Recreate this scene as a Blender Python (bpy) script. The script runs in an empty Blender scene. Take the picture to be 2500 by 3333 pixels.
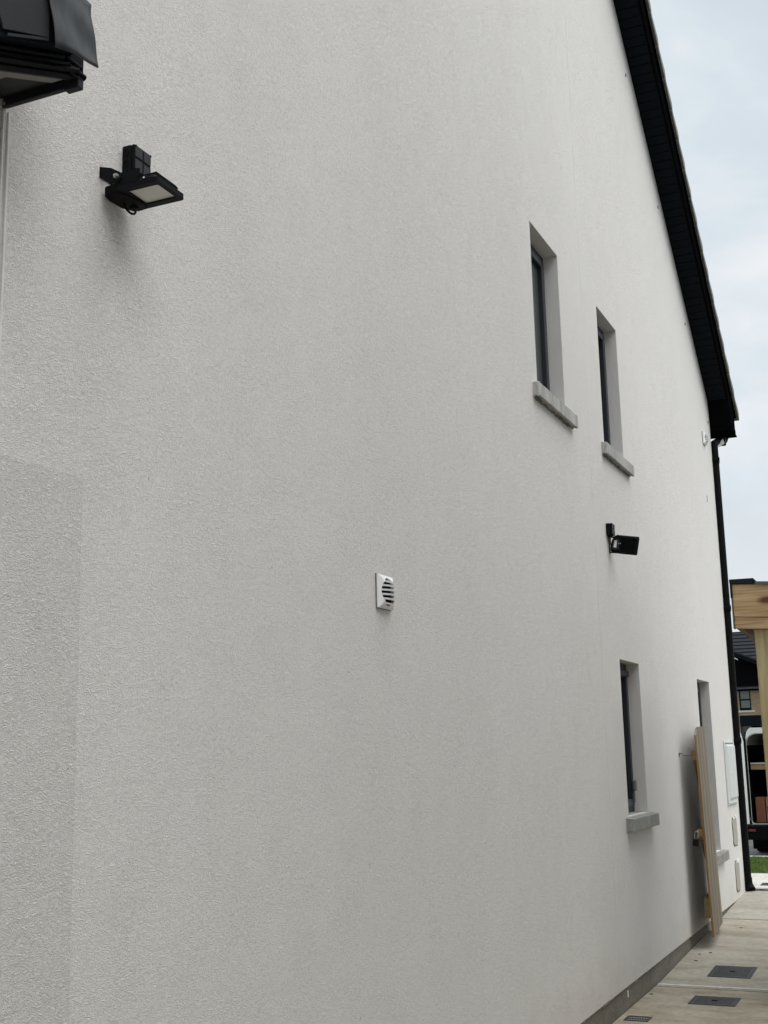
import bpy, bmesh, math, random
from mathutils import Vector, Matrix
R = math.radians
random.seed(7)

# ------------------------------------------------------------------ camera
sc = bpy.context.scene
C = sc.collection
cam_d = bpy.data.cameras.new("camera")
cam = bpy.data.objects.new("camera", cam_d)
C.objects.link(cam)
cam_d.sensor_fit = 'HORIZONTAL'
cam_d.sensor_width = 36.0
cam_d.lens = 36.0 * 3979.4 / 2500.0
cam_d.clip_start = 0.05
cam_d.clip_end = 2000
pt, ro, ya = R(11.2), R(-1.31), R(23.77)
F = Vector((-math.sin(ya)*math.cos(pt), math.cos(ya)*math.cos(pt), math.sin(pt)))
r0 = Vector((math.cos(ya), math.sin(ya), 0))
u0 = r0.cross(F)
rr = r0*math.cos(ro) + u0*math.sin(ro)
uu = -r0*math.sin(ro) + u0*math.cos(ro)
cam.matrix_world = Matrix(((rr.x, uu.x, -F.x, 2.05), (rr.y, uu.y, -F.y, 0.0), (rr.z, uu.z, -F.z, 1.70), (0, 0, 0, 1)))
sc.camera = cam

# ------------------------------------------------------------------ sky: bright broken overcast
SUN_EL, SUN_AZ = 60.0, 100.0          # azimuth measured clockwise from +Y
world = bpy.data.worlds.new("World")
sc.world = world
world.use_nodes = True
wn, wl = world.node_tree.nodes, world.node_tree.links
wn.clear()
wo = wn.new('ShaderNodeOutputWorld'); bg = wn.new('ShaderNodeBackground')
sky = wn.new('ShaderNodeTexSky'); sky.sky_type = 'NISHITA'; sky.sun_disc = False
sky.sun_elevation = R(SUN_EL); sky.sun_rotation = R(SUN_AZ); sky.air_density = 1.0; sky.dust_density = 2.0
tc = wn.new('ShaderNodeTexCoord')
mp = wn.new('ShaderNodeMapping'); mp.inputs['Scale'].default_value = (1.0, 1.0, 1.7)
n1 = wn.new('ShaderNodeTexNoise'); n1.inputs['Scale'].default_value = 3.2; n1.inputs['Detail'].default_value = 6; n1.inputs['Roughness'].default_value = 0.5; n1.inputs['Distortion'].default_value = 0.35
n2 = wn.new('ShaderNodeTexNoise'); n2.inputs['Scale'].default_value = 7.5; n2.inputs['Detail'].default_value = 5
cr = wn.new('ShaderNodeValToRGB')
cr.color_ramp.elements[0].position = 0.38; cr.color_ramp.elements[0].color = (6.6, 7.25, 7.75, 1)
cr.color_ramp.elements[1].position = 0.60; cr.color_ramp.elements[1].color = (9.1, 9.35, 9.6, 1)
e = cr.color_ramp.elements.new(0.5); e.color = (7.3, 8.15, 8.7, 1)
mx = wn.new('ShaderNodeMixRGB'); mx.inputs['Fac'].default_value = 0.92
ad = wn.new('ShaderNodeMixRGB'); ad.inputs['Fac'].default_value = 0.35
wl.new(tc.outputs['Generated'], mp.inputs['Vector']); wl.new(mp.outputs['Vector'], n1.inputs['Vector']); wl.new(mp.outputs['Vector'], n2.inputs['Vector'])
wl.new(n1.outputs['Fac'], ad.inputs['Color1']); wl.new(n2.outputs['Fac'], ad.inputs['Color2']); wl.new(ad.outputs['Color'], cr.inputs['Fac'])
sx_ = wn.new('ShaderNodeSeparateXYZ'); wl.new(tc.outputs['Generated'], sx_.inputs[0])
hz = wn.new('ShaderNodeMapRange'); hz.inputs['From Min'].default_value = 0.0; hz.inputs['From Max'].default_value = 0.30
hz.inputs['To Min'].default_value = 0.75; hz.inputs['To Max'].default_value = 0.0; hz.interpolation_type = 'SMOOTHSTEP'
wl.new(sx_.outputs['Z'], hz.inputs['Value'])
hm = wn.new('ShaderNodeMixRGB'); hm.inputs['Color2'].default_value = (9.2, 9.4, 9.65, 1)
wl.new(hz.outputs['Result'], hm.inputs['Fac']); wl.new(cr.outputs['Color'], hm.inputs['Color1'])
wl.new(sky.outputs['Color'], mx.inputs['Color1']); wl.new(hm.outputs['Color'], mx.inputs['Color2'])
wl.new(mx.outputs['Color'], bg.inputs['Color']); bg.inputs['Strength'].default_value = 0.1
wl.new(bg.outputs['Background'], wo.inputs['Surface'])

sun_d = bpy.data.lights.new("sun", 'SUN'); sun_d.energy = 3.3; sun_d.angle = R(65); sun_d.color = (1.0, 0.975, 0.94)
sun = bpy.data.objects.new("sun", sun_d); C.objects.link(sun)
sd = Vector((math.sin(R(SUN_AZ))*math.cos(R(SUN_EL)), math.cos(R(SUN_AZ))*math.cos(R(SUN_EL)), math.sin(R(SUN_EL))))
sun.rotation_euler = sd.to_track_quat('Z', 'Y').to_euler()
sun.location = (6, -4, 12)
sc.view_settings.view_transform = 'Standard'
try: sc.view_settings.look = 'None'
except Exception: pass
sc.view_settings.exposure = 0.0
sc.view_settings.gamma = 1.0
sc.view_settings.use_curve_mapping = False

# ------------------------------------------------------------------ materials
def new_mat(name):
    m = bpy.data.materials.new(name); m.use_nodes = True
    nt = m.node_tree
    return m, nt.nodes, nt.links, nt.nodes['Principled BSDF']

def plain(name, col, rough=0.5, metal=0.0, var=0.12, scale=8.0, bump=0.0, bscale=60.0, spec=0.5, stretch=(1, 1, 1)):
    m, N, L, b = new_mat(name)
    b.inputs['Roughness'].default_value = rough; b.inputs['Metallic'].default_value = metal
    b.inputs['Specular IOR Level'].default_value = spec
    t = N.new('ShaderNodeTexCoord'); mpp = N.new('ShaderNodeMapping'); mpp.inputs['Scale'].default_value = stretch
    L.new(t.outputs['Object'], mpp.inputs['Vector'])
    n = N.new('ShaderNodeTexNoise'); n.inputs['Scale'].default_value = scale; n.inputs['Detail'].default_value = 6; n.inputs['Roughness'].default_value = 0.6
    L.new(mpp.outputs['Vector'], n.inputs['Vector'])
    r = N.new('ShaderNodeValToRGB')
    r.color_ramp.elements[0].position = 0.3; r.color_ramp.elements[1].position = 0.72
    r.color_ramp.elements[0].color = tuple(c*(1-var) for c in col) + (1,)
    r.color_ramp.elements[1].color = tuple(min(1, c*(1+var)) for c in col) + (1,)
    L.new(n.outputs['Fac'], r.inputs['Fac']); L.new(r.outputs['Color'], b.inputs['Base Color'])
    if bump:
        n2 = N.new('ShaderNodeTexNoise'); n2.inputs['Scale'].default_value = bscale; n2.inputs['Detail'].default_value = 4
        L.new(mpp.outputs['Vector'], n2.inputs['Vector'])
        bp = N.new('ShaderNodeBump'); bp.inputs['Strength'].default_value = 1.0; bp.inputs['Distance'].default_value = bump
        L.new(n2.outputs['Fac'], bp.inputs['Height']); L.new(bp.outputs['Normal'], b.inputs['Normal'])
    return m

def render_mat(name, base, tint, amp=0.0027):
    """scraped textured wall render: short worm-like furrows, faint patchy tone, rain streaks"""
    m, N, L, b = new_mat(name)
    b.inputs['Roughness'].default_value = 0.93; b.inputs['Specular IOR Level'].default_value = 0.25
    t = N.new('ShaderNodeTexCoord')
    def noise(scale, stretch, detail=3, dist=0.0, rough=0.5):
        mm = N.new('ShaderNodeMapping'); mm.inputs['Scale'].default_value = stretch
        L.new(t.outputs['Object'], mm.inputs['Vector'])
        n = N.new('ShaderNodeTexNoise'); n.inputs['Scale'].default_value = scale; n.inputs['Detail'].default_value = detail
        n.inputs['Distortion'].default_value = dist; n.inputs['Roughness'].default_value = rough
        L.new(mm.outputs['Vector'], n.inputs['Vector']); return n
    def math_(op, a, c, clamp=False):
        q = N.new('ShaderNodeMath'); q.operation = op; q.use_clamp = clamp
        for i, v in enumerate((a, c)):
            if isinstance(v, (int, float)): q.inputs[i].default_value = v
            else: L.new(v, q.inputs[i])
        return q.outputs[0]
    grain = noise(76, (1, 0.75, 1.25), 2.5, 1.8, 0.55)
    ridg = math_('ABSOLUTE', math_('SUBTRACT', grain.outputs['Fac'], 0.5), 0)
    ridg = math_('MULTIPLY', ridg, 5.0, True)               # narrow furrows
    coarse = noise(34, (1, 1, 1.1), 2, 0.6)
    mod = noise(5.0, (1, 1, 1), 2)
    h = math_('ADD', math_('MULTIPLY', ridg, 0.8), math_('MULTIPLY', coarse.outputs['Fac'], 0.2))
    bp = N.new('ShaderNodeBump'); bp.inputs['Distance'].default_value = amp
    L.new(h, bp.inputs['Height']); L.new(bp.outputs['Normal'], b.inputs['Normal'])
    L.new(math_('ADD', math_('MULTIPLY', mod.outputs['Fac'], 0.4), 0.75, False), bp.inputs['Strength'])
    # tone: large soft patches, vertical rain streaks, sparse dark specks
    big = noise(0.55, (1, 1, 0.8), 3)
    streak = noise(1.6, (1, 1, 0.16), 2)
    speck = noise(26, (1, 1, 1), 1)
    spk = N.new('ShaderNodeValToRGB'); spk.color_ramp.elements[0].position = 0.165; spk.color_ramp.elements[1].position = 0.185
    spk.color_ramp.elements[0].color = (0.35, 0.35, 0.35, 1); spk.color_ramp.elements[1].color = (1, 1, 1, 1)
    L.new(speck.outputs['Fac'], spk.inputs['Fac'])
    f = math_('ADD', math_('MULTIPLY', big.outputs['Fac'], 0.6), math_('MULTIPLY', streak.outputs['Fac'], 0.4))
    r = N.new('ShaderNodeValToRGB'); r.color_ramp.elements[0].position = 0.36; r.color_ramp.elements[1].position = 0.64
    r.color_ramp.elements[0].color = tuple(a*c for a, c in zip(base, tint)) + (1,)
    r.color_ramp.elements[1].color = base + (1,)
    L.new(f, r.inputs['Fac'])
    ml = N.new('ShaderNodeMixRGB'); ml.blend_type = 'MULTIPLY'; ml.inputs['Fac'].default_value = 1
    L.new(r.outputs['Color'], ml.inputs['Color1']); L.new(spk.outputs['Color'], ml.inputs['Color2'])
    # splash dirt low on the wall
    sep = N.new('ShaderNodeSeparateXYZ'); L.new(t.outputs['Object'], sep.inputs[0])
    dn = noise(6, (1, 1, 1), 4)
    dz = math_('SUBTRACT', 0.68, math_('ADD', sep.outputs['Z'], math_('MULTIPLY', dn.outputs['Fac'], 0.5)), False)
    dz = math_('MULTIPLY', dz, 0.6, True)
    md = N.new('ShaderNodeMixRGB'); md.inputs['Color2'].default_value = (0.45, 0.36, 0.26, 1)
    L.new(dz, md.inputs['Fac']); L.new(ml.outputs['Color'], md.inputs['Color1'])
    L.new(md.outputs['Color'], b.inputs['Base Color'])
    return m

def wood_mat(name, c0, c1, axis=0, scale=1.0, rough=0.7, knots=True):
    m, N, L, b = new_mat(name)
    b.inputs['Roughness'].default_value = rough; b.inputs['Specular IOR Level'].default_value = 0.25
    t = N.new('ShaderNodeTexCoord')
    st = [22.0*scale]*3; st[axis] = 1.1*scale
    mm = N.new('ShaderNodeMapping'); mm.inputs['Scale'].default_value = st; L.new(t.outputs['Object'], mm.inputs['Vector'])
    n = N.new('ShaderNodeTexNoise'); n.inputs['Scale'].default_value = 1.6; n.inputs['Detail'].default_value = 7; n.inputs['Distortion'].default_value = 1.3
    L.new(mm.outputs['Vector'], n.inputs['Vector'])
    r = N.new('ShaderNodeValToRGB'); r.color_ramp.elements[0].position = 0.32; r.color_ramp.elements[1].position = 0.66
    r.color_ramp.elements[0].color = c0 + (1,); r.color_ramp.elements[1].color = c1 + (1,)
    L.new(n.outputs['Fac'], r.inputs['Fac'])
    out = r.outputs['Color']
    if knots:
        sk = [5.5, 5.5, 5.5]; sk[axis] = 2.6
        mk = N.new('ShaderNodeMapping'); mk.inputs['Scale'].default_value = sk; L.new(t.outputs['Object'], mk.inputs['Vector'])
        v = N.new('ShaderNodeTexVoronoi'); v.inputs['Scale'].default_value = 1.0; v.inputs['Randomness'].default_value = 1
        L.new(mk.outputs['Vector'], v.inputs['Vector'])
        kr = N.new('ShaderNodeValToRGB'); kr.color_ramp.elements[0].position = 0.13; kr.color_ramp.elements[1].position = 0.23
        kr.color_ramp.elements[0].color = (0.28, 0.2, 0.14, 1); kr.color_ramp.elements[1].color = (1, 1, 1, 1)
        L.new(v.outputs['Distance'], kr.inputs['Fac'])
        ml = N.new('ShaderNodeMixRGB'); ml.blend_type = 'MULTIPLY'; ml.inputs['Fac'].default_value = 1
        L.new(out, ml.inputs['Color1']); L.new(kr.outputs['Color'], ml.inputs['Color2']); out = ml.outputs['Color']
    L.new(out, b.inputs['Base Color'])
    bp = N.new('ShaderNodeBump'); bp.inputs['Distance'].default_value = 0.001; L.new(n.outputs['Fac'], bp.inputs['Height']); L.new(bp.outputs['Normal'], b.inputs['Normal'])
    return m

def concrete_mat(name, c0, c1, c2, streak=(1, 1, 1), fine=0.0008):
    m, N, L, b = new_mat(name)
    b.inputs['Roughness'].default_value = 0.85; b.inputs['Specular IOR Level'].default_value = 0.3
    t = N.new('ShaderNodeTexCoord')
    mm = N.new('ShaderNodeMapping'); mm.inputs['Scale'].default_value = streak; L.new(t.outputs['Object'], mm.inputs['Vector'])
    n = N.new('ShaderNodeTexNoise'); n.inputs['Scale'].default_value = 2.4; n.inputs['Detail'].default_value = 9; n.inputs['Roughness'].default_value = 0.68; n.inputs['Distortion'].default_value = 0.3
    L.new(mm.outputs['Vector'], n.inputs['Vector'])
    r = N.new('ShaderNodeValToRGB'); r.color_ramp.elements[0].position = 0.33; r.color_ramp.elements[1].position = 0.68
    r.color_ramp.elements[0].color = c0 + (1,); r.color_ramp.elements[1].color = c2 + (1,)
    e = r.color_ramp.elements.new(0.5); e.color = c1 + (1,)
    L.new(n.outputs['Fac'], r.inputs['Fac'])
    n2 = N.new('ShaderNodeTexNoise'); n2.inputs['Scale'].default_value = 30; n2.inputs['Detail'].default_value = 5; L.new(mm.outputs['Vector'], n2.inputs['Vector'])
    r2 = N.new('ShaderNodeValToRGB'); r2.color_ramp.elements[0].position = 0.3; r2.color_ramp.elements[1].position = 0.6
    r2.color_ramp.elements[0].color = (0.78, 0.77, 0.75, 1); r2.color_ramp.elements[1].color = (1.05, 1.05, 1.05, 1)
    L.new(n2.outputs['Fac'], r2.inputs['Fac'])
    ml = N.new('ShaderNodeMixRGB'); ml.blend_type = 'MULTIPLY'; ml.inputs['Fac'].default_value = 1
    L.new(r.outputs['Color'], ml.inputs['Color1']); L.new(r2.outputs['Color'], ml.inputs['Color2']); L.new(ml.outputs['Color'], b.inputs['Base Color'])
    bp = N.new('ShaderNodeBump'); bp.inputs['Distance'].default_value = fine; L.new(n2.outputs['Fac'], bp.inputs['Height']); L.new(bp.outputs['Normal'], b.inputs['Normal'])
    return m

M = {}
M['render'] = render_mat('white scraped render', (0.74, 0.728, 0.71), (0.965, 0.96, 0.955))
M['render_patch'] = render_mat('render of the patch', (0.685, 0.672, 0.654), (0.97, 0.965, 0.96), 0.0029)
M['bead2'] = plain('joint filled flush', (0.74, 0.74, 0.72), 0.9)
M['bead'] = plain('white bead plastic', (0.72, 0.72, 0.70), 0.5)
M['plinth'] = concrete_mat('grey plinth', (0.15, 0.138, 0.115), (0.19, 0.176, 0.148), (0.225, 0.21, 0.18), (1, 1, 2))
M['sill_upper'] = concrete_mat('pale streaked concrete sill', (0.27, 0.275, 0.26), (0.40, 0.40, 0.385), (0.50, 0.50, 0.48), (2, 5, 0.5))
M['sill'] = concrete_mat('cast concrete sill', (0.225, 0.23, 0.22), (0.275, 0.28, 0.268), (0.335, 0.34, 0.325), (1.5, 2.5, 0.8))
M['frame'] = plain('anthracite window frame', (0.027, 0.031, 0.040), 0.4, var=0.06, spec=0.3)
M['black'] = plain('black plastic', (0.004, 0.0042, 0.005), 0.55, var=0.15, spec=0.08)
M['barge_black'] = plain('black painted barge', (0.0035, 0.0038, 0.0045), 0.9, var=0.2, spec=0.0)
M['lid_grey'] = plain('grey lid panels', (0.038, 0.040, 0.045), 0.6, var=0.08, spec=0.2)
M['black_matt'] = plain('black matt board', (0.0062, 0.009, 0.013), 0.7, var=0.2, spec=0.06)
M['slate'] = plain('dark grey concrete tile', (0.052, 0.055, 0.058), 0.75, var=0.3, scale=14, bump=0.0012)
M['slate_edge'] = plain('weathered tile edge', (0.15, 0.155, 0.14), 0.8, var=0.3, scale=20, bump=0.001)
M['lead'] = plain('soft grey flashing sheet', (0.032, 0.037, 0.043), 0.55, var=0.4, scale=18, stretch=(1, 1.5, 0.7), bump=0.003, bscale=9)
M['soffit_grey'] = plain('grey soffit board', (0.14, 0.135, 0.125), 0.6, var=0.1)
M['white_plastic'] = plain('white plastic', (0.80, 0.81, 0.82), 0.35, var=0.03)
M['grey_lid'] = plain('dark grey lid', (0.022, 0.024, 0.028), 0.6, var=0.1, spec=0.2)
M['lamp_black'] = plain('black powder coat', (0.0045, 0.0052, 0.007), 0.6, var=0.12, scale=60, spec=0.12)
M['diffuser'] = plain('frosted lamp glass', (0.56, 0.555, 0.52), 0.25, var=0.05)
M['steel'] = plain('zinc plated steel', (0.55, 0.55, 0.54), 0.35, metal=0.9, var=0.1)
M['hook_steel'] = plain('dull dark steel', (0.07, 0.065, 0.06), 0.5, metal=0.6)
M['meter'] = plain('white glass-fibre box', (0.58, 0.61, 0.60), 0.5, var=0.05, scale=5)
M['cracked'] = render_mat('flaking render', (0.50, 0.485, 0.43), (0.8, 0.8, 0.78), 0.004)
M['filler'] = plain('white filler', (0.75, 0.74, 0.70), 0.8, bump=0.002)
M['gap'] = plain('dark open joint', (0.085, 0.075, 0.055), 0.95)
M['cover'] = plain('cast iron cover', (0.040, 0.044, 0.050), 0.55, var=0.25, scale=30, bump=0.001, bscale=120)
M['wood_gate'] = wood_mat('weathered gate boards', (0.175, 0.148, 0.11), (0.31, 0.27, 0.21), 2, 1.2, knots=False)
M['wood_gate_b'] = wood_mat('weathered gate boards darker', (0.13, 0.11, 0.08), (0.235, 0.20, 0.155), 2, 1.2, knots=False)
M['wood_edge'] = wood_mat('orange board edge', (0.22, 0.125, 0.045), (0.36, 0.22, 0.09), 2, 1.0, knots=False)
M['wood_rail'] = wood_mat('treated gate rail', (0.13, 0.095, 0.04), (0.24, 0.18, 0.085), 1, 1.0, knots=False)
M['wood_beam'] = wood_mat('larch beam', (0.34, 0.215, 0.105), (0.62, 0.45, 0.26), 0, 1.3)
M['wood_post'] = wood_mat('treated pine post', (0.35, 0.28, 0.145), (0.52, 0.435, 0.25), 2, 0.9)
M['wood_dark'] = wood_mat('shaded joist', (0.10, 0.065, 0.035), (0.17, 0.11, 0.06), 1, 1.0, knots=False)  # wood darkened in its colour to stand for shade under the roof
M['metal_black'] = plain('black sheet metal', (0.006, 0.0065, 0.008), 0.4, var=0.1, spec=0.25)
M['metal_grey'] = plain('grey drip edge', (0.10, 0.105, 0.11), 0.4, var=0.1)
M['trim_green'] = plain('grey green trim', (0.12, 0.14, 0.12), 0.5)
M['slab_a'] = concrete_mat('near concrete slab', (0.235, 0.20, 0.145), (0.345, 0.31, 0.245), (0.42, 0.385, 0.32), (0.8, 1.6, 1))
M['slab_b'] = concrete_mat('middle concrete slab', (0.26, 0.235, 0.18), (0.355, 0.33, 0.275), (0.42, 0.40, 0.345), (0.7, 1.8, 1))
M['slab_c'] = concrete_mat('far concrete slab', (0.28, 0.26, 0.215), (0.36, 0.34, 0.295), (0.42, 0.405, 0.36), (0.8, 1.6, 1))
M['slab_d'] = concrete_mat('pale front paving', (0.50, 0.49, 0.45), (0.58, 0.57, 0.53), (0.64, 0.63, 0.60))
M['road'] = concrete_mat('light grey road', (0.16, 0.16, 0.16), (0.22, 0.22, 0.22), (0.28, 0.28, 0.28))
M['soil'] = concrete_mat('bare soil', (0.10, 0.085, 0.06), (0.14, 0.12, 0.09), (0.18, 0.155, 0.12))
M['grass'] = plain('lawn grass', (0.085, 0.15, 0.022), 0.7, var=0.45, scale=5)
M['lawn_base'] = plain('lawn thatch', (0.06, 0.10, 0.02), 0.9, var=0.4, scale=9)
M['van_white'] = plain('white van paint', (0.74, 0.77, 0.78), 0.22, var=0.03)
M['rubber'] = plain('black rubber', (0.005, 0.005, 0.005), 0.9, spec=0.15)
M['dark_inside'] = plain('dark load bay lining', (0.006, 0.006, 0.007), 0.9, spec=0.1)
M['red'] = plain('red reflector', (0.20, 0.012, 0.01), 0.25)
M['cardboard'] = plain('brown cardboard', (0.30, 0.20, 0.11), 0.8)
M['redwood'] = plain('red brown board', (0.20, 0.075, 0.04), 0.7)
M['slate_far'] = plain('dark blue grey roof tile', (0.026, 0.029, 0.034), 0.7, var=0.25, spec=0.1)
M['brick'] = plain('buff brick', (0.33, 0.245, 0.155), 0.85, var=0.22, scale=3.0, stretch=(1, 1, 3))
M['sill_pale'] = plain('pale stone sill', (0.55, 0.54, 0.50), 0.7)
M['padlock'] = plain('black padlock body', (0.004, 0.004, 0.005), 0.45, spec=0.2)
M['tape'] = plain('milky plastic wrap', (0.50, 0.52, 0.53), 0.3, var=0.12)

def glass_mat(name, col, rough=0.03):
    m, N, L, b = new_mat(name)
    b.inputs['Base Color'].default_value = col + (1,); b.inputs['Roughness'].default_value = rough
    b.inputs['Specular IOR Level'].default_value = 0.6
    n = N.new('ShaderNodeTexNoise'); n.inputs['Scale'].default_value = 1.5
    bp = N.new('ShaderNodeBump'); bp.inputs['Distance'].default_value = 0.002; L.new(n.outputs['Fac'], bp.inputs['Height']); L.new(bp.outputs['Normal'], b.inputs['Normal'])
    return m
M['glass'] = glass_mat('dark window glass', (0.012, 0.014, 0.016), 0.06)
M['glass_frost'] = glass_mat('obscured window glass', (0.05, 0.058, 0.056), 0.3)
M['glass_far'] = glass_mat('far window glass', (0.13, 0.155, 0.15), 0.2)

# ------------------------------------------------------------------ mesh helpers
class MB:
    """collects shapes (world coordinates) and links them as ONE mesh object"""
    def __init__(s): s.bm = bmesh.new()
    def box(s, x0, x1, y0, y1, z0, z1, bev=0.0, seg=1):
        b = bmesh.new()
        v = [b.verts.new((x, y, z)) for x in (x0, x1) for y in (y0, y1) for z in (z0, z1)]
        for f in ((0, 1, 3, 2), (4, 6, 7, 5), (0, 4, 5, 1), (2, 3, 7, 6), (0, 2, 6, 4), (1, 5, 7, 3)): b.faces.new([v[i] for i in f])
        if bev: bmesh.ops.bevel(b, geom=list(b.edges), offset=bev, segments=seg, affect='EDGES', profile=0.5)
        s._join(b); return s
    def prism(s, pts, axis, a0, a1, bev=0.0, seg=1):
        """pts: 2D polygon in the two other axes (in order), extruded along axis"""
        b = bmesh.new()
        def P(p, a): q = list(p); q.insert(axis, a); return q
        lo = [b.verts.new(P(p, a0)) for p in pts]; hi = [b.verts.new(P(p, a1)) for p in pts]
        b.faces.new(lo); b.faces.new(hi[::-1]); n = len(pts)
        for i in range(n): b.faces.new((lo[i], hi[i], hi[(i+1) % n], lo[(i+1) % n]))
        bmesh.ops.recalc_face_normals(b, faces=b.faces)
        if bev: bmesh.ops.bevel(b, geom=list(b.edges), offset=bev, segments=seg, affect='EDGES', profile=0.5)
        s._join(b); return s
    def hull8(s, lo, hi):
        """two quads joined into a solid"""
        b = bmesh.new(); a = [b.verts.new(p) for p in lo]; c = [b.verts.new(p) for p in hi]
        b.faces.new(a); b.faces.new(c[::-1]); n = len(lo)
        for i in range(n): b.faces.new((a[i], c[i], c[(i+1) % n], a[(i+1) % n]))
        bmesh.ops.recalc_face_normals(b, faces=b.faces); s._join(b); return s
    def tube(s, pts, r, n=10, cap=True):
        b = bmesh.new(); rings = []; pts = [Vector(p) for p in pts]
        for i, p in enumerate(pts):
            d = (pts[min(i+1, len(pts)-1)] - pts[max(i-1, 0)]).normalized()
            a = d.orthogonal().normalized() if i == 0 else (pa - d*pa.dot(d)).normalized()
            pa = a; c = d.cross(a)
            ri = r[i] if isinstance(r, (list, tuple)) else r
            rings.append([b.verts.new(p + (a*math.cos(2*math.pi*k/n) + c*math.sin(2*math.pi*k/n))*ri) for k in range(n)])
        for A, B in zip(rings, rings[1:]):
            for k in range(n): b.faces.new((A[k], A[(k+1) % n], B[(k+1) % n], B[k]))
        if cap: b.faces.new(rings[0][::-1]); b.faces.new(rings[-1])
        bmesh.ops.recalc_face_normals(b, faces=b.faces)
        s._join(b); return s
    def poly(s, pts):
        b = bmesh.new(); b.faces.new([b.verts.new(p) for p in pts]); s._join(b); return s
    def _join(s, b):
        me = bpy.data.meshes.new('tmp'); b.to_mesh(me); b.free(); s.bm.from_mesh(me); bpy.data.meshes.remove(me)
    def xf(s, mat): bmesh.ops.transform(s.bm, matrix=mat, verts=s.bm.verts); return s
    def build(s, name, mat, parent=None, smooth=False, origin=None, label=None):
        me = bpy.data.meshes.new(name)
        if origin is not None: bmesh.ops.translate(s.bm, verts=s.bm.verts, vec=-Vector(origin))
        s.bm.to_mesh(me); s.bm.free(); me.materials.append(mat)
        if smooth:
            for p in me.polygons: p.use_smooth = True
            try: me.set_sharp_from_angle(angle=R(38))
            except Exception: pass
        o = bpy.data.objects.new(name, me); C.objects.link(o)
        loc = Vector(origin) if origin is not None else Vector((0, 0, 0))
        if parent is not None:
            o.parent = parent
            w = Vector((0, 0, 0)); p = parent
            while p is not None: w += p.location; p = p.parent
            o.location = loc - w
        else: o.location = loc
        if label: o['label'] = label
        return o

def thing(name, label, cat, loc=(0, 0, 0), group=None, kind=None):
    o = bpy.data.objects.new(name, None); o.empty_display_size = 0.1; C.objects.link(o); o.location = loc
    if label: o['label'] = label
    if cat: o['category'] = cat
    if group: o['group'] = group
    if kind: o['kind'] = kind
    return o

def tag(o, label=None, cat=None, group=None, kind=None):
    if label: o['label'] = label
    if cat: o['category'] = cat
    if group: o['group'] = group
    if kind: o['kind'] = kind
    return o

def dup(o, parent=None, dloc=None):
    c = o.copy(); C.objects.link(c); c.parent = parent
    if dloc is not None: c.location = Vector(o.location) + Vector(dloc)
    for ch in list(o.children): dup(ch, c)
    return c

# ------------------------------------------------------------------ ground
GP = [(-30, 0), (9.5, 0), (11.75, 0.075), (14.1, 0.17), (15.7, 0.20), (18.9, 0.115), (60, 0.10), (600, 0.10)]
def g(y):
    for (a, za), (b, zb) in zip(GP, GP[1:]):
        if a <= y <= b: return za + (zb-za)*(y-a)/(b-a)
    return 0.0

def strip(x0, x1, y0, y1, dz=0.0, thick=0.12, step=0.8):
    ys = sorted(set([y0, y1] + [p[0] for p in GP if y0 < p[0] < y1]))
    top = [(y, g(y)+dz) for y in ys]
    poly = top + [(y1, g(y1)+dz-thick), (y0, g(y0)+dz-thick)]
    return MB().prism(poly, 0, x0, x1)

gb = MB()
ys = [-80] + [p[0] for p in GP[1:]]
for a, b in zip(ys, ys[1:]):
    gb.poly([(-300, a, g(max(a, -30))-0.03), (300, a, g(max(a, -30))-0.03), (300, b, g(b)-0.03), (-300, b, g(b)-0.03)])
tag(gb.build('ground', M['soil']), kind='structure')

path = thing('path', None, None, (0, 0, 0), kind='structure')
JX = 4.4
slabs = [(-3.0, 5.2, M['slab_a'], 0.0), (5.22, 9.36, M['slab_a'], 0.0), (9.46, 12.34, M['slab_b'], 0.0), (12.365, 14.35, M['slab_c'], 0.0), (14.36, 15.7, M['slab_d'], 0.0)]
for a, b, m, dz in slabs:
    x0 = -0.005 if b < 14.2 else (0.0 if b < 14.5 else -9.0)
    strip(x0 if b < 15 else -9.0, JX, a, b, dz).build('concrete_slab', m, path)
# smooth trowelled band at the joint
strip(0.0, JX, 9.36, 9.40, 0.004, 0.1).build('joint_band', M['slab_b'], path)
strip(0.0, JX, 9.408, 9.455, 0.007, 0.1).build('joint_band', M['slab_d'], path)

lawn = MB()
for a, b in ((15.7, 17.3), (17.3, 18.85)):
    lawn.poly([(-9, a, g(a)+0.004), (6, a, g(a)+0.004), (6, b, g(b)+0.004), (-9, b, g(b)+0.004)])
tag(lawn.build('lawn', M['lawn_base']), kind='structure')
# grass blades
vs, fs = [], []
rg = random.Random(3)
for i in range(26000):
    x = rg.uniform(-1.6, 1.6); y = 15.72 + (18.82-15.72)*rg.random(); z = g(y)
    h = rg.uniform(0.02, 0.045); a = rg.uniform(0, 6.28); w = 0.004
    dx, dy = math.cos(a)*w, math.sin(a)*w; lx, ly = rg.uniform(-.02, .02), rg.uniform(-.02, .02)
    k = len(vs); vs += [(x-dx, y-dy, z), (x+dx, y+dy, z), (x+lx, y+ly, z+h)]; fs.append((k, k+1, k+2))
me = bpy.data.meshes.new('grass'); me.from_pydata(vs, [], fs); me.materials.append(M['grass'])
go = bpy.data.objects.new('grass', me); C.objects.link(go)
tag(go, 'short green grass of the front lawn beyond the house corner', 'grass', kind='stuff')
rd = MB()
for a, b in ((18.85, 60), (60, 140)):
    rd.poly([(-120, a, g(a)-0.012), (120, a, g(a)-0.012), (120, b, g(b)-0.012), (-120, b, g(b)-0.012)])
tag(rd.build('road', M['road']), kind='structure')
tag(MB().box(-9, 6, 18.85, 18.97, 0.02, 0.135, 0.01).build('kerb', M['slab_d']), kind='structure')

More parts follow.
